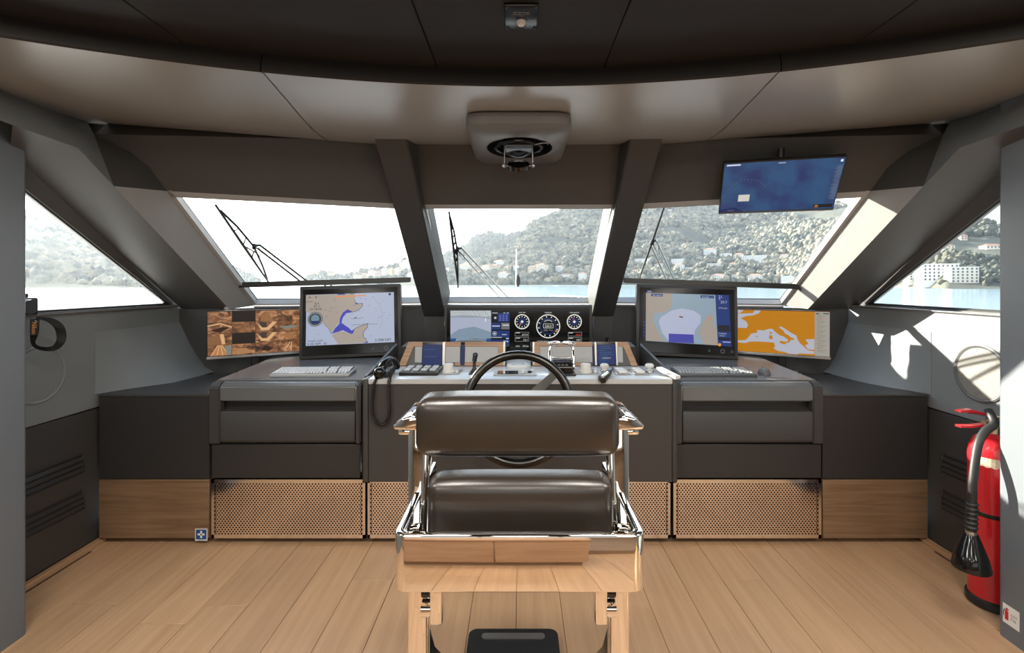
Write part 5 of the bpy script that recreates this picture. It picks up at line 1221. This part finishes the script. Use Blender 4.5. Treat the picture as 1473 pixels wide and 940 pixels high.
hs_ = obj('housing', bm, [mat('compass_housing', (.16, .15, .14, 1), .36, bump=.1, bscale=300), M_BLACK], r)
bm = BM(); torus(bm, (.0, 2.52, zb + .010), .118, .012, None, 40, 8); obj('gimbal_ring', bm, M_DARKMETAL, r)
bm = BM(); prism_x(bm, [(2.43, zb + .05), (2.44, zb - .005), (2.50, zb - .016), (2.60, zb - .010), (2.61, zb + .05)], -.075, .075, .008, 2); obj('optic_block', bm, M_DARKMETAL, r)
bm = BM(); lathe(bm, [(.085, .03), (.080, .0), (.06, -.028), (.03, -.042), (.0001, -.046)], (0, 2.56, zb + .01), None, 28); obj('compass_bowl', bm, M_BLACKG, r)
for x in (-.004, .004):
    bm = BM(); disc(bm, (0, 2.436 + x * 2, zb + .03 + x * 2), .004, .006, (0, -1, 0), 8); obj('indicator', bm, M_WHITE, r)
for s in (-1, 1):
    bm = BM(); tube(bm, [(s * .070, 2.45, zb + .02), (s * .071, 2.45, 2.098)], .0022, 6); rod = obj('mirror_rod', bm, M_STEEL, r)
    bm = BM(); lathe(bm, [(.004, -.010), (.010, -.004), (.010, .004), (.004, .010)], (s * .072, 2.45, 2.094), (s, 0, 0), 12); tube(bm, [(s * .072, 2.45, 2.094), (s * .052, 2.45, 2.092)], .003, 6); obj('thumb_screw', bm, M_STEEL, rod)
bm = BM(); lathe(bm, [(.040, -.012), (.055, -.010), (.055, .012), (.052, .014), (.048, .006), (.0001, .006)], (0, 2.455, 2.092), (0, -.55, .83), 32); obj('viewing_mirror', bm, M_DARKMETAL, r)
bm = BM(); tube(bm, spline([Vector((.08, 2.44, zb)), Vector((.11, 2.40, zb - .004)), Vector((.14, 2.42, zb + .004)), Vector((.15, 2.50, zb + .02))], 6), .003, 6); obj('cable', bm, M_LGREY, r)
# sensor plate on the upper ceiling
r = thing('ceiling_sensor', 'square dark metal plate with a white dome on the upper ceiling', 'sensor', (.008, 1.512, ZC))
bm = BM(); box(bm, -.052, .052, -.068, .068, -.010, 0, .004, 2); obj('plate', bm, M_DARKMETAL, r, local=True)
bm = BM(); lathe(bm, [(.0145, -.010), (.0145, -.016), (.010, -.022), (.0001, -.024)], (0, .02, 0), None, 20); obj('dome', bm, M_WHITE, r, local=True)
for sx_ in (-1, 1):
    for sy_ in (-1, 1): bm = BM(); disc(bm, (sx_ * .044, sy_ * .06, -.0125), .004, .003, None, 10); obj('screw', bm, M_BLACK, r, local=True)
bm = BM(); box(bm, -.001, .001, -.001, .001, -.0106, -.0102); pr_ = obj('plate_print', bm, M_LGREY, r, local=True)
A_ = Art(.0, .0003); [A_.line([(x, y), (x + w, y)], .003, PRT(*c)) for x, y, w, c in ((-.024, 0, .010, (190, 180, 170)), (-.011, 0, .012, (190, 180, 170)), (.004, 0, .007, (190, 180, 170)), (.014, 0, .010, (190, 180, 170)), (-.028, -.008, .056, (120, 115, 105)), (-.010, -.016, .02, (110, 105, 100)))]
ap = A_.build('plate_text', r); ap.location = (0, -.032, -.0105); ap.rotation_euler = (R(180), 0, 0)
# rails across the side panes
for s in (-1, 1):
    r = thing('grab_rail', 'slim dark rail across the foot of the %s windscreen pane' % ('port' if s < 0 else 'starboard'), 'rail', (s * 1.4, 3.45, 1.47))
    a, b = (P(333, 410.5, 3.40), P(591, 402.5, 3.66)) if s < 0 else (P(1151, 412.5, 3.40), P(897, 403.5, 3.66))
    d = (b - a).normalized(); n_ = d.cross(Vector((0, 0, 1))).normalized() * .020
    bm = BM(); slab(bm, [a + n_ - Vector((0, 0, .020)), b + n_ - Vector((0, 0, .020)), b - n_ - Vector((0, 0, .020)), a - n_ - Vector((0, 0, .020))], (0, 0, .038), .006, 2); obj('bar', bm, M_DARKMETAL, r)
    bm = BM(); disc(bm, a - d * .006, .034, .010, d, 20, .003); obj('end_flange', bm, M_BLACK, r)
    m_ = a.lerp(b, .52); bm = BM(); tube(bm, [m_ + Vector((-.022, 0, -.02)), m_ + Vector((-.02, 0, -.042)), m_ + Vector((.02, 0, -.042)), m_ + Vector((.022, 0, -.02))], .007, 8); obj('hook', bm, M_BLACK if s < 0 else M_LGREY, r)
# ================================================================== side walls
def speaker(s, wx, yc):
    r = thing('wall_speaker', 'round flush speaker grille in the %s side wall' % ('port' if s < 0 else 'starboard'), 'speaker', (s * wx, yc, 1.037))
    ax = (-s, 0, 0)
    bm = BM(); lathe(bm, [(.150, 0), (.150, .006), (.142, .010), (.132, .006), (.132, 0)], (0, 0, 0), ax, 48); obj('ring', bm, M_WALL if s < 0 else M_GREY, r, local=True)
    bm = BM(); lathe(bm, [(.131, 0), (.131, .005), (.08, .008), (.0001, .009)], (0, 0, 0), ax, 40); obj('grille', bm, M_WALL if s < 0 else mat('speaker_cloth', (.22, .21, .19, 1), .7, bump=1.0, bscale=500, var=.5, vscale=260), r, local=True)
speaker(-1, 2.44, 2.47); speaker(1, 2.375, 2.50)
for s in (-1, 1):
    wx = 2.44 if s < 0 else 2.375
    for z0, z1, wd in ((.45, .54, 'upper'), (.245, .335, 'lower')):
        y0, y1 = 2.08, 2.72
        r = thing('louvre_vent', '%s of the two dark louvre vents low on the %s side wall' % (wd, 'port' if s < 0 else 'starboard'), 'vent', (s * wx, (y0 + y1) / 2, (z0 + z1) / 2))
        bm = BM()
        for a in ((y0, y1, z0 - .008, z0), (y0, y1, z1, z1 + .008), (y1, y1 + .012, z0 - .008, z1 + .008), (y0 - .012, y0, z0 - .008, z1 + .008)): box(bm, s * wx, s * (wx - .008), *a, .002, 1)
        obj('vent_frame', bm, M_LEATHER_D, r)
        bm = BM(); box(bm, s * wx, s * (wx - .001), y0, y1, z0, z1); obj('vent_recess', bm, M_BLACK, r)
        for k in range(3):
            zz = z0 + (k + .5) * (z1 - z0) / 3; bm = BM()
            slab(bm, [(s * (wx - .001), y0, zz + .010), (s * (wx - .001), y1, zz + .010), (s * (wx - .014), y1, zz - .008), (s * (wx - .014), y0, zz - .008)], (0, 0, -.004), .001, 1); obj('slat', bm, M_LEATHER_D, r)
# fire extinguisher by the starboard pillar
EX = Vector((2.215, 2.275, 0))
r = thing('fire_extinguisher', 'red fire extinguisher with black hose behind the starboard pillar', 'extinguisher', EX)
bm = BM(); lathe(bm, [(.092, .004), (.097, .010), (.097, .040), (.088, .046)], n=36); obj('base_ring', bm, M_RUBBER, r, local=True)
bm = BM(); lathe(bm, [(.080, .02), (.088, .030), (.088, .70), (.084, .735), (.066, .775), (.040, .797), (.030, .802)], n=36); obj('cylinder', bm, M_RED, r, local=True)
bm = BM(); lathe(bm, [(.030, .800), (.030, .83), (.022, .835), (.022, .875), (.026, .88), (.0001, .885)], n=20); tube(bm, [(-.02, -.01, .852), (-.06, -.02, .856)], .012, 10); obj('valve', bm, mat('brass', (.55, .40, .26, 1), .3, metal=1), r, local=True)
for zz, dz, nm in ((.842, -.010, 'carry_handle'), (.872, .035, 'squeeze_lever')):
    bm = BM(); slab(bm, [(.01, -.012, zz), (-.12, -.03, zz + dz), (-.175, -.03, zz + dz * .9), (-.178, -.004, zz + dz * .9), (-.12, 0, zz + dz), (.01, .012, zz)], (0, 0, .010), .002, 1); obj(nm, bm, M_RED, r, local=True)
bm = BM(); lathe(bm, [(.0885, .425), (.0895, .428), (.0895, .442), (.0885, .445)], n=36); obj('strap_band', bm, M_BLACK, r, local=True)
A_ = None
bm = BM()
for k in range(5):
    a0, a1 = R(196 + k * 9), R(196 + (k + 1) * 9)
    bm.faces.new([bm.verts.new((.0886 * math.cos(a), .0886 * math.sin(a), z)) for a, z in ((a0, .655 + .006 * (k % 2)), (a1, .655 + .006 * ((k + 1) % 2)), (a1, .70), (a0, .70))])
obj('paper_label', bm, mat('worn_label', (.62, .50, .38, 1), .7, var=.6, vscale=40), r, local=True)
hp = spline([P(1434, 606, 2.10) + Vector((.06, .1, .02)), P(1430, 610, 2.15), P(1416, 622, 2.14), P(1406, 645, 2.12), P(1400, 690, 2.10), P(1398, 730, 2.10)], 8)
bm = BM(); tube(bm, hp, .0165, 12); hz = obj('hose', bm, M_RUBBER, r)
bm = BM(); q0, q1 = P(1398, 725, 2.10), P(1397, 765, 2.10)
for k in range(6):
    c_ = q0.lerp(q1, k / 6); torus(bm, c_, .018, .006, (0, 0, 1), 16, 6)
tube(bm, [q0, q1], .0185, 12); obj('hose_grip', bm, M_RUBBER, hz)
bm = BM(); tube(bm, [P(1397, 764, 2.10), P(1397, 769, 2.10)], .020, 14); obj('collar', bm, M_STEEL, hz)
bm = BM(); tube(bm, [P(1397, 768, 2.10), P(1397, 775, 2.10), P(1397, 800, 2.09), P(1397, 816, 2.085), P(1397, 818, 2.085)], [.024, .032, .058, .068, .066], 24); obj('discharge_horn', bm, M_BLACKG, hz)
# sign on the pillar
r = thing('extinguisher_sign', 'small white sign with a red extinguisher on the starboard pillar', 'sign', (2.0548, 2.030, .108), (R(90), 0, R(-90)))
bm = BM(); box(bm, -.034, .034, -.040, .040, 0, .0012); obj('plate', bm, M_WHITE, r, local=True)
A_ = Art(.0013, .0003); A_.rect(-.025, -.024, -.010, .014, PRT(196, 32, 36)); A_.rect(-.021, .014, -.014, .024, PRT(196, 32, 36)); A_.line([(-.018, .025), (-.008, .022)], .004, PRT(40, 30, 30)); A_.line([(-.024, .020), (-.030, .005), (-.029, -.012)], .003, PRT(40, 30, 30))
A_.text('CO2', .0, .004, .013, PRT(70, 66, 64)); A_.text('5 kg', .0, -.012, .013, PRT(70, 66, 64)); A_.build('sign_print', r)
# camera on the port sill with its strap hanging down
CA = Vector((-2.37, 2.285, 1.347))
r = thing('photo_camera', 'black photo camera on the port sill with lettered strap hanging down', 'camera', CA)
bm = BM(); box(bm, -.045, .045, -.06, .075, 0, .085, .010, 3); box(bm, -.030, .030, -.03, .03, .085, .115, .010, 2); obj('camera_body', bm, M_BLACK, r, local=True)
bm = BM(); disc(bm, (.0, .045, .083), .016, .022, None, 16, .003); disc(bm, (0, .075, .066), .013, .018, (0, 1, 0), 14, .003); obj('dial', bm, M_BLACK, r, local=True)
bm = BM(); tube(bm, [(.045, -.005, .042), (.060, -.005, .042), (.085, -.005, .042)], [.036, .038, .034], 20); obj('lens', bm, M_BLACK, r, local=True)
def ribbon(bm, pts, wvec, th=.002):
    for i in range(len(pts) - 1): pass
    a = [bm.verts.new(p + w_ / 2) for p, w_ in zip(pts, wvec)]; b = [bm.verts.new(p - w_ / 2) for p, w_ in zip(pts, wvec)]
    for i in range(len(pts) - 1): bm.faces.new((a[i], a[i + 1], b[i + 1], b[i]))
    bmesh.ops.solidify(bm, geom=bm.faces[:], thickness=th)
cl = [(50, 459, 10, 2.33), (49.5, 478, 9, 2.32), (47.5, 493, 5, 2.32), (54, 500, 5, 2.335), (67, 502.5, 6, 2.35), (79, 500.5, 8, 2.37), (87, 492, 10, 2.38), (88.5, 482, 11, 2.385), (85, 471, 11, 2.38), (76, 463, 9, 2.37), (64, 459, 5, 2.36), (52, 457.5, 4, 2.34)]
sp1 = spline([P(a_, b_, y_) for a_, b_, w_, y_ in cl], 6); ws = spline([Vector((w_, 0, 0)) for a_, b_, w_, y_ in cl], 6); wv = []
for i, p in enumerate(sp1):
    t_ = sp1[min(i + 1, len(sp1) - 1)] - sp1[max(i - 1, 0)]; t_.normalize()
    w_ = t_.cross((p - Vector((0, 0, EYE))).normalized() + Vector((.25, 0, .2))).normalized(); wv.append(w_ * ws[i].x * .0034)
bm = BM(); ribbon(bm, sp1, wv); st = obj('strap', bm, M_RUBBER, r)
o_ = P(49.5, 463, 2.305); ux = Vector((-.03, .0, -1)).normalized(); nz = Vector((.55, -.83, -.02)).normalized(); uyv = nz.cross(ux)
bm = BM()
m_ = Matrix((ux, uyv, nz)).transposed().to_4x4(); m_.translation = o_ - origin_of(r)
bx = BM(); box(bx, -.004, .066, -.014, .014, -.003, 0, .001, 1); bmesh.ops.transform(bx, matrix=m_, verts=bx.verts[:]); pad = obj('strap_pad', bx, M_RUBBER, r, local=True)
A_ = Art(.0002, .0003); A_.text('Nikon', .001, -.008, .024, PRT(225, 150, 90), 'LEFT', sx=.98); ap = A_.build('strap_lettering', pad); ap.matrix_local = m_
